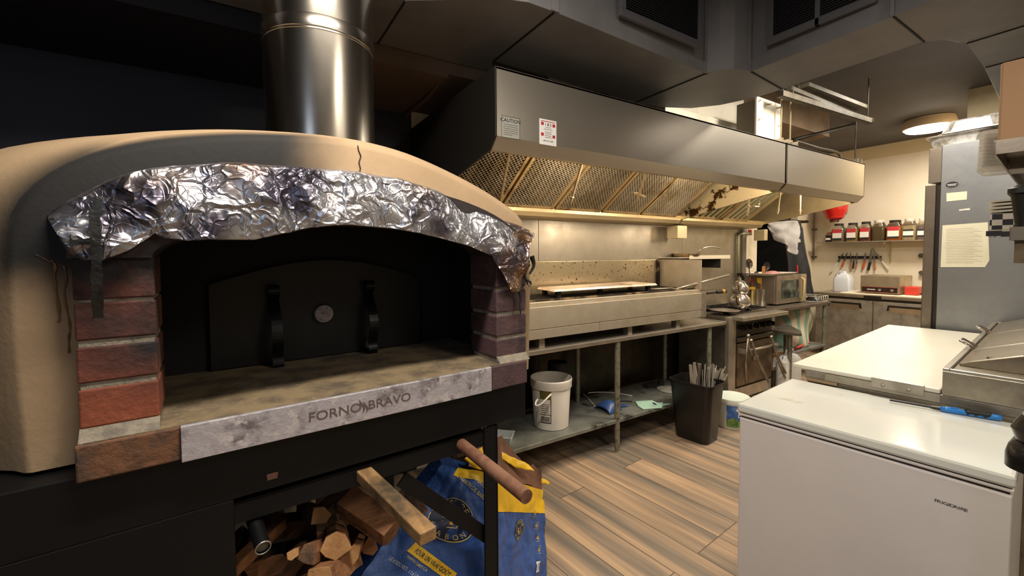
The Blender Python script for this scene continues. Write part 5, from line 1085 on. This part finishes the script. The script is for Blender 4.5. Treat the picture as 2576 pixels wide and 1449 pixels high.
def sheet(name, pts, m, label, X=4.348):
    vs = [at(*p, X=X) for p in pts]; return build(name, B().add(vs+[v+Vector((.0012, 0, 0)) for v in vs], [tuple(range(len(vs)))[::-1], tuple(range(len(vs), 2*len(vs)))]+[(i, (i+1) % len(vs), len(vs)+(i+1) % len(vs), len(vs)+i) for i in range(len(vs))]), m, tf_, label=label)
sheet('sticker', [(2381, 486), (2433, 481), (2432, 502), (2381, 507)], mat('cream_sticker', 'dcd2b8', .6), 'blank cream sticker')
sheet('tape_scrap', [(2412, 527), (2440, 523), (2440, 529), (2428, 529), (2413, 531)], mat('tape_scrap', 'c9c6be', .5), 'torn scrap of clear tape')
s_ = sheet('paper_sheet', [(2371, 567), (2485, 559), (2489, 655), (2478, 672), (2366, 672)], mat('sheet_white', 'd6d0b8', .6, c2='cdc6ac', scale=6), 'large white paper sheet with a cut corner')
b = B()
for i in range(22):
    y_ = 577+4*i; v0, v1 = at(2380, y_, X=4.3472), at(2380+70+30*((i*7) % 3)/3, y_-4+.2*i, X=4.3472); b.bar(v0, v1, .0004, .0022)
build('writing', b, mat('faint_writing', 'bdb8a6', .6), s_)
# foil trays on the refrigerator
ft_m = mat('foil_tray', 'e2e0da', .3, .6, c2='9a948c', scale=9, bump=.5, bscale=40)
def foiltray(cx, cy, z, w, d, h_, label, flip=False):
    t = thing('foil_tray', label, 'tray', (cx, cy, z), 0, 'aluminium trays on the tall refrigerator'); n = 120
    def loop(w_, d_, zz, rib): 
        l = rrect(cx, cy, w_, d_, .06, zz, 0, 30); return [Vector((cx, cy, zz))+(p-Vector((cx, cy, zz)))*(1+rib*(.012 if i % 2 else -.012)) for i, p in enumerate(l)]
    zs = [(z, .82, 1), (z+.01, .85, 1), (z+h_*.9, .97, 1), (z+h_*.92, 1.06, 0), (z+h_, 1.07, 0)]
    if flip: zs = [(z, 1.07, 0), (z+h_*.08, 1.06, 0), (z+h_*.1, .97, 1), (z+h_-.01, .85, 1), (z+h_, .82, 1)]
    build('tray_body', B().loft([loop(w*f, d*f, zz, r) for zz, f, r in zs], cap0=not flip, cap1=flip), ft_m, t, smooth=False)
foiltray(4.64, .93, 2.264, .44, .34, .085, 'lower aluminium tray sitting open on the tall refrigerator')
foiltray(4.62, .86, 2.352, .42, .34, .095, 'upper ribbed aluminium tray turned upside down over the lower one', True)
# ------------------------------------------------------------------ prep table (its own axes)
pr_ = thing('prep_table', 'refrigerated stainless prep table with white cutting board and pan rail', 'prep table', FZM @ Vector((3.3, .3, 0)), TF)
pst = steel('prep_steel', 'aba292', .26, st=(20, 1, 1), c2='8d8372')
build('cabinet', B(FZM).box((2.44, -.1, .10), (4.30, .775, .862)), pst, pr_)
build('front_plate', B(FZM).box((2.432, .305, .866), (2.436, .70, .900)), steel('plate_light', 'b5aea0', .45, c2='9c9482'), pr_)
build('top_frame', B(FZM).box((2.436, -.1, .862), (4.32, .785, .900)), steel('frame_steel', '9c958a', .4, c2='7b7366'), pr_, bevel=.003)
build('tan_strip', B(FZM).box((2.424, .65, .852), (2.436, .775, .864)), mat('tan_strip', '9a8262', .6), pr_)
cbd = build('cutting_board', B(FZM).box((2.440, .305, .9005), (4.325, .843, .920)), mat('board_cream', 'd6d2c2', .42, c2='d0cab6', scale=1.5), pr_, bevel=.004)
br0 = build('board_bracket', B(FZM).box((2.428, .352, .880), (2.4395, .525, .924)).box((2.428, .352, .921), (2.452, .525, .9245)), brush, pr_, bevel=.0015)
for y in (.40, .485): build('screw', B(FZM).lathe([(0, -.004), (.006, -.003), (.007, 0)], (2.427, y, .897), 14, (1, 0, 0)), tm, br0, smooth=True)
for x in (2.5, 4.2): 
    for y in (0, .7): build('caster', B(FZM).cyl((x, y-.015, .045), (x, y+.015, .045), .045, n=16).box((x-.02, y-.02, .05), (x+.02, y+.02, .10)), dkm, pr_)
rail = B(FZM)
rail.box((2.432, -.10, .9005), (4.30, .300, 1.0)); build('pan_rail', rail, pst, pr_, bevel=.002)
rr_ = B(FZM).box((2.432, .280, 1.0), (4.30, .300, 1.012)).box((2.432, -.10, 1.0), (2.446, .28, 1.012)).box((4.285, -.10, 1.0), (4.30, .28, 1.012)); build('rail_rim', rr_, brush, pr_, bevel=.002)
zz = lambda q: 1.012+(.27-q)*.12
for x0, x1 in ((2.60, 2.98), (3.0, 3.60), (3.62, 4.25)):
    l = build('lid', B(FZM).prism([(.272, 1.010), (.24, 1.024), (.10, 1.075), (-.09, 1.080), (-.09, 1.0), (.272, 1.0)], lambda y, z: (x0, y, z), lambda y, z: (x1, y, z)), steel('lid_steel', 'a09786', .3, st=(1, 20, 1), c2='8a806e'), pr_, bevel=.004)
    hx = x0+.06 if x0 > 2.9 else None
    if hx: build('lid_handle', B(FZM).tube([(hx-.04, .265, 1.015), (hx-.04, .315, 1.045), (hx+.04, .315, 1.045), (hx+.04, .265, 1.015)], .006, 8), tm, l, smooth=True)
build('knob', B(FZM).lathe([(0, -.01), (.008, -.006), (.008, .0)], (2.63, .19, 1.048), 12), tm, pr_)
# shelves over the prep table
def ovs(z, y1, nm, lab, x1=4.3, x0=2.45, th=.035):
    t = thing(nm, lab, 'shelf', FZM @ Vector((3.3, .2, z)), TF)
    build('board', B(FZM).box((x0, -.3, z-.004), (x1, y1, z)).box((x0, -.3, z-th), (x0+.006, y1, z-.004)).box((x0, y1-.006, z-th), (x1, y1, z-.004)).box((x0+.5, -.3, z-th), (x0+.53, y1-.01, z-.004)), steel('overshelf', '9c9184', .34, st=(20, 1, 1), c2='7a7064'), t)
    return t
s0 = fz(at(2500, 354, X=2.42)); o1 = ovs(s0.z, s0.y, 'upper_overshelf', 'upper stainless shelf over the prep table at the right edge', x0=s0.x, th=.052)
s1 = fz(at(2540, 571, X=2.42)); o2 = ovs(s1.z, s1.y, 'lower_overshelf', 'lower stainless shelf under the upper one at the right edge', x0=s1.x, th=.050)
build('post', B(FZM).cyl((s1.x+.05, -.25, 1.0), (s1.x+.05, -.25, s0.z-.004), .02), brush, o1); build('post', B(FZM).cyl((4.2, -.25, 1.0), (4.2, -.25, s0.z-.004), .02), brush, o1)
build('ticket_box', B(FZM).box((s1.x+.02, s1.y-.22, s1.z-.135), (s1.x+.25, s1.y-.012, s1.z-.051)), mat('dull_box', '6a5c44', .5, .4, c2='4a3f30', scale=12), o2)
bx2 = fz(at(2520, 340, X=2.6)); tbx = thing('cardboard_box', 'tall plain cardboard box on the upper shelf at the right edge', 'box', FZM @ Vector((2.8, .2, s0.z)), TF)
build('box', B(FZM).box((s0.x+.10, bx2.y-.36, s0.z+.001), (s0.x+.50, bx2.y+.005, s0.z+.315)), mat('box_tan', 'b08a66', .7, c2='a8835f', scale=2), tbx, bevel=.008)
build('flap', B(FZM).box((s0.x+.06, bx2.y-.30, s0.z+.001), (s0.x+.10, bx2.y-.03, s0.z+.012)), mat('box_flap', 'a08058', .7), tbx)
# stack of clear clamshell containers behind the shelf edge
stk0 = thing('container_stack', 'leaning stack of clear plastic lidded containers below the upper shelf edge', 'containers', tuple(at(2510, 440, X=3.3)))
clm = mat('clear_plastic', 'd5d0c8', .25, alpha=.55)
for i in range(11):
    y_ = 345+9.2*i; pc = at(2520-2.2*i*.4, y_, X=3.05); p_ = fz(pc); build('container', B(FZM).loft([rrect(p_.x, p_.y-.02, .14, .14, .03, p_.z, .1), rrect(p_.x, p_.y-.02, .19, .17, .03, p_.z+.020, .1), rrect(p_.x, p_.y-.02, .20, .18, .03, p_.z+.023, .1)], cap0=True, cap1=True), clm, stk0)
    stk0.children[-1].name = 'container'
build('liner', B(FZM).box((fz(at(2535, 430, X=3.05)).x-.03, fz(at(2535, 430, X=3.05)).y-.06, fz(at(2535, 430, X=3.05)).z), (fz(at(2535, 430, X=3.05)).x+.03, fz(at(2535, 430, X=3.05)).y+.0, fz(at(2535, 375, X=3.05)).z)), mat('kraft', 'a88a60', .7), stk0)
# chequered cartons and lids on the lower shelf
ck0, ck1 = fz(at(2489, 578, X=2.75)), fz(at(2542, 535, X=2.75))
chk_ = thing('chequered_paper', 'block of black and white chequered paper sheets on the lower shelf edge', 'paper', FZM @ ck0)
cmm = bpy.data.materials.new('chequer'); cmm.use_nodes = True; nt = cmm.node_tree; N = nt.nodes; L = nt.links; tc = N.new('ShaderNodeTexCoord'); mp = N.new('ShaderNodeMapping'); ct = N.new('ShaderNodeTexChecker')
ct.inputs['Scale'].default_value = 1; mp.inputs['Scale'].default_value = (0, 33, 40); mp.inputs['Location'].default_value = (.5, .2, .3); ct.inputs['Color1'].default_value = srgb('17131a'); ct.inputs['Color2'].default_value = srgb('dcd3c2'); L.new(tc.outputs['Object'], mp.inputs[0]); L.new(mp.outputs[0], ct.inputs[0]); L.new(ct.outputs[0], N['Principled BSDF'].inputs['Base Color'])
build('sheets', B(FZM).box((ck0.x, ck1.y-.05, ck0.z), (ck0.x+.24, ck0.y, ck1.z)), cmm, chk_)
build('board_edge', B(FZM).box((ck0.x+.002, ck1.y-.05, ck0.z-.014), (ck0.x+.24, ck0.y, ck0.z)), mat('sheet_base', 'c8bfa8', .6), chk_)
wl = mat('paper_boat', 'd8d0bc', .6)
for i in range(4):
    z = ck1.z+.004+.0148*i; tag(build('paper_liner', B(FZM).loft([[Vector((ck0.x+.01, ck0.y+.005+.008*(i % 2), z)), Vector((ck0.x+.2, ck0.y+.005, z)), Vector((ck0.x+.2, ck1.y-.05, z+.005)), Vector((ck0.x+.01, ck1.y-.05, z+.005))], [Vector((ck0.x+.01, ck0.y-.01, z+.010)), Vector((ck0.x+.2, ck0.y-.01, z+.010)), Vector((ck0.x+.2, ck1.y-.05, z+.013)), Vector((ck0.x+.01, ck1.y-.05, z+.013))]], cap0=True, cap1=True), wl), ['bottom', 'second from bottom', 'third from bottom', 'top'][i]+' cream paper tray on the chequered paper block', 'paper tray', 'cream paper trays on the chequered block')
bk0, bk1 = fz(at(2543, 566, X=2.55)), fz(at(2576, 470, X=2.55))
tub_ = thing('black_container', 'black plastic container with a lid on the lower shelf at the right edge', 'container', FZM @ Vector((2.7, .3, s1.z)))
tz = s1.z+.012
build('container', B(FZM).loft([rrect(2.66, bk0.y-.10, .20, .18, .03, s1.z+.001, 0), rrect(2.66, bk0.y-.10, .23, .21, .03, tz+.12, 0)], cap0=True, cap1=True), mat('container_black', '141414', .4), tub_, smooth=True, autosm=True)
build('lid', B(FZM).loft([rrect(2.66, bk0.y-.10, .25, .225, .03, tz+.121, 0), rrect(2.66, bk0.y-.10, .25, .225, .03, tz+.14, 0), rrect(2.66, bk0.y-.10, .21, .185, .03, bk1.z+.01, 0)], cap0=True, cap1=True), mat('lid_black', '1c1b1c', .35), tub_, smooth=True, autosm=True)
bcp = thing('binder_clip', 'silver and black binder clip hanging from the lower shelf under the chequered paper', 'clip', tuple(at(2490, 590, X=2.7)))
q = at(2487, 587, X=2.7); build('clip', B().box((q.x, q.y-.035, q.z-.012), (q.x+.02, q.y+.008, q.z+.010)), ink, bcp); build('wire', B().tube([(q.x, q.y+.002, q.z-.01), (q.x-.004, q.y-.012, q.z-.022), (q.x, q.y-.024, q.z-.01)], .0015), tm, bcp, smooth=True); build('arm', B().box((q.x, q.y-.10, q.z-.016), (q.x+.02, q.y-.035, q.z+.006)), ink, bcp)
# ------------------------------------------------------------------ chest freezer
frz = thing('chest_freezer', 'white chest freezer standing in the right foreground', 'freezer', FZM @ Vector((2.12, .45, 0)), TF)
fw = mat('freezer_white', 'd8d2cd', .38, c2='d2ccc6', scale=1.5, coat=.2, bump=.03, bscale=25); fl_ = mat('lid_white', 'd6d8d2', .13, c2='d8d9cc', scale=2, coat=.3, c3='b5ab92', scale3=4.2, lo3=.64, hi3=.74, bump=.08, bscale=7)
build('cabinet', B(FZM).box((1.845, .078, .03), (2.405, .832, .790)), fw, frz, bevel=.008)
build('gasket', B(FZM).box((1.850, .083, .790), (2.40, .827, .797)), mat('gasket_grey', '4a4642', .6), frz)
build('rim', B(FZM).box((1.842, .075, .797), (2.405, .835, .808)), fw, frz, bevel=.003)
build('gasket', B(FZM).box((1.850, .083, .808), (2.40, .827, .8105)), mat('gasket_grey', '4a4642', .6), frz)
build('lid', B(FZM).box((1.836, .072, .8105), (2.413, .838, .850)), fl_, frz, bevel=.010)
for x, y in ((1.9, .13), (1.9, .78), (2.35, .13), (2.35, .78)): build('foot', B(FZM).cyl((x, y, 0), (x, y, .03), .02), dkm, frz)
lA, lB = fz(at(2351, 1267, X=1.815)), fz(at(2432, 1290, X=1.815)); fnl = lambda x, y: FZM @ Vector((1.8442, lA.y-x, y))
b = B(); wd_ = lA.y-lB.y
for i, chh in enumerate('FRIGIDAIRE'): write(b, chh if chh != 'A' else 'A', .0125, fnl, off=(wd_*(i+.35)/9.7, lB.z+.0), bold=.012, sx=1.35)
build('lettering', b, mat('logo_grey', '4a4744', .5), frz)
st_ = B(); 
for i in range(70):
    u = random.gauss(0, 1); v = random.gauss(0, 1); x = 2.16+u*.045+v*.01; y = .50+v*.08-u*.01; r = random.uniform(.0015, .005); st_.lathe([(r, 0), (r*.5, .0004), (0, .0005)], FZM @ Vector((x, y, .8502)) if False else (x, y, .8501), 7)
st_.M = FZM; st_.v = [FZM @ v for v in st_.v] if False else st_.v
b = B(FZM); random.seed(5)
lg_ = thing('lighter', 'blue and black long gas lighter lying on the freezer lid', 'lighter', tuple(at(2400, 1035, Z=.852)))
l0, l1, l2, l3 = at(2238, 1006, Z=.861), at(2365, 1028, Z=.861), at(2422, 1034, Z=.861), at(2520, 1052, Z=.863)
build('nozzle', B().cyl(l0, l1, .0045, n=12).cyl(l0.lerp(l1, .82), l1, .006, .008, n=12), mat('nozzle_black', '121212', .35), lg_, smooth=True, autosm=True)
build('body', B().tube([l1, l1.lerp(l3, .12), l1.lerp(l3, .35), l1.lerp(l3, .6), l1.lerp(l3, .85), l3], [.009, .0125, .011, .0115, .0115, .010], 12), mat('lighter_blue', '1f78c8', .3, coat=.3), lg_, smooth=True)
gp = B(); gp.tube([l1.lerp(l3, t)+Vector((0, 0, .003)) for t in (.38, .45, .52, .59, .66, .73, .80, .88)], [.006, .0135, .0115, .0135, .0115, .0135, .0125, .006], 12); build('grip', gp, mat('grip_black', '141414', .5), lg_, smooth=True)
build('trigger', B().bar(l1.lerp(l3, .18)+Vector((0, 0, .012)), l1.lerp(l3, .30)+Vector((0, 0, .013)), .006, .004), mat('lighter_blue', '1f78c8'), lg_)
# ------------------------------------------------------------------ black bin with a handle at the right edge
bk = thing('black_trash_can', 'large black plastic trash can with a thick lid, cut off by the right edge', 'trash can', (1.57, -.05, 0))
kc = at(2620, 1160, Z=.86); kx, ky = kc.x+.08, kc.y-.12
e0 = at(2545, 1300, Y=.0)
bkm = mat('trash_black', '0e0e0f', .3, c2='161617', scale=5, coat=.2)
X0_, X1_ = 1.42, 1.72
kz = at(2517, 1150, X=X0_+.01); l0_, l1_ = at(2517, 1186, X=X0_).z, at(2517, 1112, X=X0_).z; m1 = at(2517, 1080, X=X0_).z; t1 = at(2540, 1034, X=X0_).z
def kl(z, inset, r=.05): return rrect((X0_+X1_)/2, kz.y-.22, X1_-X0_-2*inset, .44-2*inset, r, z, 0)
build('can_body', B().loft([kl(0, .07), kl(.02, .065), kl(l0_, .030)], cap0=True, cap1=True), bkm, bk, smooth=True, autosm=True)
build('rim', B().loft([kl(l0_, .012), kl(l0_+.008, .0), kl(l1_-.03, .0), kl(l1_-.012, .004), kl(l1_, .012)], cap0=True, cap1=True), bkm, bk, smooth=True, autosm=True)
build('lid', B().loft([kl(l1_, .014), kl(m1, .006), kl(m1+.015, .012), kl(m1+.03, .020), kl(t1-.015, .024), kl(t1, .05)], cap0=True, cap1=True), bkm, bk, smooth=True, autosm=True)
# ------------------------------------------------------------------ firewood
bark = mat('log_bark', '4a3628', .85, c2='6b4e36', scale=5, lo=.42, hi=.62, stretch=(3, 3, 3), bump=.6, bscale=30, c3='241a14', scale3=6, lo3=.5, hi3=.62)
split = mat('log_split', '94653f', .8, c2='6f4729', scale=6, lo=.4, hi=.65, stretch=(1, 6, 6), bump=.5, bscale=30, c3='5c3a24', scale3=7, lo3=.58, hi3=.7)
grain = mat('log_end', 'a67c4c', .8, c2='8d6238', scale=20, lo=.4, hi=.65, bump=.4, bscale=60)
random.seed(21)
def log(p0, p1, r, label, ms=(split, grain), seed=0, flat=1):
    rnd = random.Random(seed); a, c = OVM @ Vector(p0), OVM @ Vector(p1); d = (c-a).normalized(); x = d.orthogonal().normalized(); y = d.cross(x); rot = rnd.uniform(0, 6.28)
    k = rnd.choice((5, 6, 7)); ang = [rot+2*math.pi*i/k+rnd.uniform(-.25, .25) for i in range(k)]; rad = [r*rnd.uniform(.62, 1.25) for _ in ang]; rings = []; n = 8
    for j in range(n+1):
        P = a.lerp(c, j/n); rings.append([P+(x*math.cos(t)+y*math.sin(t)*flat)*rr*(1+.10*noise.noise(Vector((j*.8, i*3.1, seed)))) for i, (t, rr) in enumerate(zip(ang, rad))])
    b = B().loft(rings, cap0=True, cap1=True); o = build('firewood_log', b, ms[0], bevel=.002); o.data.materials.append(ms[1])
    for p in o.data.polygons:
        if len(p.vertices) == k and k != 4: p.material_index = 1
    tag(o, label, 'log', 'firewood under the oven'); return o
def O(px, py, v): p = ov(px, py, v); return (p.x, v, p.z)
db_ = (bark, split)
log(O(575, 1450, 1.27), O(705, 1325, 1.42), .032, 'tan split log at the left of the pile behind the black pipe end', seed=1)
log(O(812, 1300, 1.34), O(770, 1280, 1.62), .034, 'log with a grey end face near the top middle of the pile', (bark, grain), seed=2)
log(O(880, 1228, 1.45), O(800, 1300, 1.42), .030, 'dark barked log leaning below the front rail', db_, seed=3)
log(O(868, 1262, 1.42), O(985, 1342, 1.27), .048, 'largest split log with dark bark and orange wood, next to the bag', (split, split), seed=14)
log(O(838, 1372, 1.21), O(838, 1330, 1.55), .044, 'round orange log end facing forward in the middle of the pile', (split, grain), seed=5)
log(O(1010, 1240, 1.50), O(1065, 1300, 1.40), .036, 'reddish log between the square stick and the diagonal brace', (bark, split), seed=6)
log(O(1052, 1228, 1.75), O(1060, 1224, 1.95), .028, 'pale log end farthest right at the back of the pile', (split, grain), seed=7)
log(O(735, 1395, 1.21), O(760, 1370, 1.40), .016, 'small orange split stick low in the pile', seed=8)
log(O(775, 1395, 1.20), O(830, 1365, 1.34), .026, 'short log with a dark end below the round orange log', (split, bark), seed=9)
log(O(640, 1350, 1.50), O(880, 1310, 1.62), .045, 'dark barked log lying across the back of the pile', db_, seed=10)
log(O(800, 1460, 1.16), O(875, 1400, 1.30), .042, 'big pale split log cut off by the bottom of the picture', (split, grain), seed=11)
log(O(880, 1400, 1.24), O(900, 1360, 1.5), .030, 'log with a pale chipped end right of the big pale one', (split, grain), seed=12)
log(O(690, 1420, 1.30), O(760, 1440, 1.50), .040, 'dark log low in the left of the pile', db_, seed=13)
log(O(460, 1430, 1.30), O(500, 1400, 1.6), .035, 'dim brown log end in the black compartment at far left', (bark, grain), seed=15)
log(O(900, 1300, 1.62), O(960, 1260, 1.80), .038, 'dark log at the back right of the pile', db_, seed=16)
log(O(930, 1380, 1.38), O(870, 1335, 1.62), .034, 'brown log behind the largest split log', db_, seed=17)
for i, (u0, v0, z0) in enumerate(((.02, 1.35, .31), (.14, 1.45, .31), (.26, 1.4, .31), (.08, 1.5, .40), (.20, 1.5, .41), (.02, 1.6, .36), (.24, 1.6, .40), (.12, 1.62, .50), (.22, 1.48, .50), (.02, 1.55, .47), (.30, 1.55, .56))): log((u0, v0-.12, z0), (u0+.06, v0+.2, z0+.01), .047, 'dark log buried in the lower layers of the pile', db_, seed=30+i)
# ------------------------------------------------------------------ charcoal bag
bag_m = mat('bag_blue', '31579c', .5, c2='284680', scale=4, lo=.4, hi=.7, bump=1.0, bscale=9, bstretch=(1, 1, 1), c3='5a6f9a', scale3=12, lo3=.66, hi3=.74)
byel = mat('bag_yellow', 'e6b81e', .5, c2='c99a14', scale=8, lo=.5, hi=.75, bump=.3, bscale=20); bbrown = mat('bag_paper', '6b4630', .8, c2='553524', scale=8, bump=.3, bscale=30); bprint = mat('bag_print', 'cdbb78', .5); bnavy = mat('bag_navy', '1d2340', .5)
Q = lambda x, y, v: OVM @ Vector(O(x, y, v))
TL, TR, BL, BR = Q(1112, 1168, 1.50), Q(1245, 1205, 1.33), Q(800, 1600, 1.29), Q(1245, 1640, 1.215)
GT, GB = Q(1366, 1238, 1.50), Q(1380, 1510, 1.42)
nF = (TR-TL).cross(BL-TL).normalized(); nF = -nF if nF.dot(CAM-TL) < 0 else nF
nG = (GT-TR).cross(BR-TR).normalized(); nG = -nG if nG.dot(CAM-TR) < 0 else nG
def bagF(s, t, lift=0):
    if s <= 1: P = BL.lerp(BR, s).lerp(TL.lerp(TR, s), t); b_ = math.sin(math.pi*max(0, min(1, s)))*math.sin(math.pi*min(1, max(0, t)))*.030; n = nF
    else: P = BR.lerp(GB, s-1).lerp(TR.lerp(GT, s-1), t); b_ = math.sin(math.pi*(s-1))*math.sin(math.pi*min(1, max(0, t)))*-.012; n = nG
    c = .012*noise.noise(P*9)+.011*(abs(noise.noise(P*17))-.3)+.005*(abs(noise.noise(P*33))-.3)
    return P+n*(b_+c+lift)
bag = thing('charcoal_bag', 'blue and yellow paper charcoal bag leaning under the oven beside the firewood', 'bag', (TR.x, TR.y, 0))
back = [BL+Vector((.03, .16, 0)), GB+Vector((.0, .10, 0)), GT+Vector((-.02, .10, 0)), TL+Vector((.02, .10, 0))]
body = B().grid(lambda s, t: bagF(2*s, t), 96, 60)
build('bag_body', body, bag_m, bag, smooth=True)
def bk(s, t): P = back[0].lerp(back[1], s).lerp(back[3].lerp(back[2], s), t); return P+Vector((0, .06, 0))*math.sin(math.pi*s)*math.sin(math.pi*t)
build('bag_back', B().grid(bk, 12, 12).grid(lambda s, t: bagF(0, t).lerp(bk(0, t), s), 4, 12).grid(lambda s, t: bagF(2, t).lerp(bk(1, t), s), 4, 12).grid(lambda s, t: bagF(2*s, 0).lerp(bk(s, 0), t), 12, 4), bag_m, bag, smooth=True)
build('yellow_band', B().grid(lambda s, t: bagF(1+s, .80+.22*t, .002), 30, 8), byel, bag, smooth=True, label='yellow printed band')
build('yellow_band', B().grid(lambda s, t: bagF(.30+.70*s, .965+.07*t-.03*(1-s), .002), 20, 8), byel, bag, smooth=True, label='yellow printed band')
def mouth(s, t):
    near = [Q(1150, 1165, 1.5), Q(1245, 1190, 1.37), Q(1300, 1208, 1.42), Q(1364, 1234, 1.5)]; far = [Q(1195, 1128, 1.60), Q(1262, 1096, 1.60), Q(1318, 1168, 1.58), Q(1362, 1180, 1.55)]
    i = min(2, int(s*3)); w = s*3-i; a = near[i].lerp(near[i+1], w); c = far[i].lerp(far[i+1], w); P = a.lerp(c, t); P.z -= .05*math.sin(math.pi*t); P += Vector((0, 0, .012*noise.noise((s*9, t*6, 1)))); return P
build('inner_paper', B().grid(mouth, 30, 10), bbrown, bag, smooth=True, label='torn brown paper mouth of the bag')
def flap(pts_lo, pts_hi, v0, v1, m):
    lo_ = [Q(x, y, v0) for x, y in pts_lo]; hi_ = [Q(x, y, v1) for x, y in pts_hi]; n = len(lo_)-1
    def f(s, t): i = min(n-1, int(s*n)); w = s*n-i; P = lo_[i].lerp(lo_[i+1], w).lerp(hi_[i].lerp(hi_[i+1], w), t); return P+nF*(.008*noise.noise(P*30))
    return build('torn_flap', B().grid(f, 24, 6), m, bag, smooth=True, solid=.001)
flap([(1168, 1155), (1198, 1180), (1225, 1215)], [(1188, 1140), (1212, 1124), (1222, 1160)], 1.44, 1.46, byel)
flap([(1262, 1155), (1300, 1178), (1345, 1185)], [(1262, 1135), (1285, 1148), (1330, 1168)], 1.52, 1.54, byel)
flap([(1262, 1150), (1275, 1145), (1290, 1150)], [(1263, 1092), (1268, 1108), (1282, 1140)], 1.57, 1.60, bbrown)
flap([(1325, 1215), (1345, 1222), (1364, 1220)], [(1322, 1180), (1340, 1166), (1362, 1190)], 1.55, 1.58, bbrown)
flap([(1362, 1218), (1370, 1216), (1380, 1220)], [(1362, 1203), (1372, 1206), (1383, 1213)], 1.54, 1.55, byel)
def inv(px, py, s0):     # surface parameters of the print anchors
    s, t = s0, .6
    def pj(P): d = P-CAM; z = d.dot(_f); return Vector((1288+F_PX*d.dot(R2)/z, CYP-F_PX*d.dot(U2)/z))
    for _ in range(30):
        p = pj(bagF(s, t)); e = Vector((px, py))-p; h = 1e-3; a = (pj(bagF(s+h, t))-p)/h; c = (pj(bagF(s, t+h))-p)/h; D_ = a.x*c.y-a.y*c.x
        s += .7*(e.x*c.y-e.y*c.x)/D_; t += .7*(a.x*e.y-a.y*e.x)/D_
        s = max(.02, min(1.98, s)); t = max(-.2, min(1.2, t))
    return s, t
def frame(px, py, s0, rot=0, lift=.0035):
    s, t = inv(px, py, s0); h = .01; P = bagF(s, t); a = (TR-TL).lerp(BR-BL, 1-t) if s0 < 1 else (GT-TR); c = (TL.lerp(TR, s)-BL.lerp(BR, s)) if s0 < 1 else (TR.lerp(GT, s-1)-BR.lerp(GB, s-1))
    e1 = a.normalized(); n = nF if s0 < 1 else nG; e2 = n.cross(e1); e2 = -e2 if e2.dot(c) < 0 else e2
    e1, e2 = e1*math.cos(rot)+e2*math.sin(rot), e2*math.cos(rot)-e1*math.sin(rot)
    G = Matrix(((a.dot(a), a.dot(c)), (a.dot(c), c.dot(c)))).inverted()
    def fn(x, y):
        v = e1*x+e2*y; q = G @ Vector((v.dot(a), v.dot(c))); return bagF(min(s+q.x, .999) if s0 < 1 else max(s+q.x, 1.001), t+q.y, lift)
    return fn
def emblem(px, py, s0, R_, rot):
    fn = frame(px, py, s0, rot); fd = frame(px, py, s0, rot, .0028)
    b = B(); ring2d(b, 0, R_, fd, 40); build('emblem_disc', b, bnavy, bag, label='round dark emblem on the bag')
    b = B(); ring2d(b, R_*.96, R_*1.0, fn, 56); write_ring(b, 'SUPER', R_*.42, R_*.60, math.radians(132), math.radians(48), fn, bold=.01); write_ring(b, 'CHARBON', R_*.30, R_*.90, math.radians(200), math.radians(340), fn, inward=True, bold=.01)
    hx = [(R_*.46*math.cos(math.radians(90+60*i)), R_*.46*math.sin(math.radians(90+60*i))-.0*R_) for i in range(6)]
    for i in range(6): 
        (x0, y0), (x1, y1) = hx[i], hx[(i+1) % 6]; poly2d(b, [(x0, y0), (x1, y1), (x1*.86, y1*.86), (x0*.86, y0*.86)], fn)
    build('print', b, bprint, bag)
    b = B(); ring2d(b, R_*.12, R_*.26, fn, 24, math.radians(40), math.radians(320)); build('print', b, byel, bag)
RB = math.radians(-24)
emblem(1137, 1308, .6, .088, RB)
emblem(1304, 1332, 1.4, .036, math.radians(-12))
def bagtext(s, px, py, size, m, s0=.6, rot=RB, sx=.8, bold=.01):
    b = B(); write(b, s, size, frame(px, py, s0, rot, .0065), bold=bold, sx=sx); build('print', b, m, bag)
bagtext('100% NATUREL', 1204, 1218, .023, bprint, sx=.7); bagtext('CHARBON DE BARBECUE', 1190, 1237, .024, bprint, sx=.66)
fb2 = frame(1085, 1415, .5, RB); b = B(); rect2d(b, -.10, -.020, .10, .024, fb2, 16, 4); build('yellow_banner', b, byel, bag, label='yellow slogan banner')
bagtext('POUR UN VRAI GOÛT', 1084, 1421, .027, bnavy, .5, RB, .6, .012); bagtext('WWW.GMSY.CA', 1048, 1424, .015, bprint, .4, RB); 
bagtext('LE POIDS NET: 17,6 LB', 1012, 1432, .019, mat('bag_white', 'b9c2cc', .5), .35, RB, .7)
b = B()
for i, y in enumerate((1292, 1322, 1352, 1382)): 
    fi = frame(1345+3*i, y, 1.85, 0); 
    for r in ((-.012, -.014, .012, -.0125), (-.012, .0125, .012, .014), (-.012, -.014, -.011, .014), (.011, -.014, .012, .014)): rect2d(b, *r, fi, 2, 2)
build('print', b, bprint, bag)
b = B(); 
for i, y in enumerate((1292, 1322, 1352, 1382)): ring2d(b, .003, .007, frame(1345+3*i, y, 1.85, 0), 14)
build('print', b, byel, bag)
b = B(); rect2d(b, -.016, -.018, .016, .018, frame(1352, 1425, 1.85, 0), 3, 3); bc_ = build('barcode_label', b, paper, bag, label='white barcode label')
b = B(); fi = frame(1352, 1425, 1.85, 0, .005); [rect2d(b, -.012+.004*i, -.012, -.0105+.004*i, .012, fi, 1, 3) for i in range(6)]; build('print', b, ink, bc_)
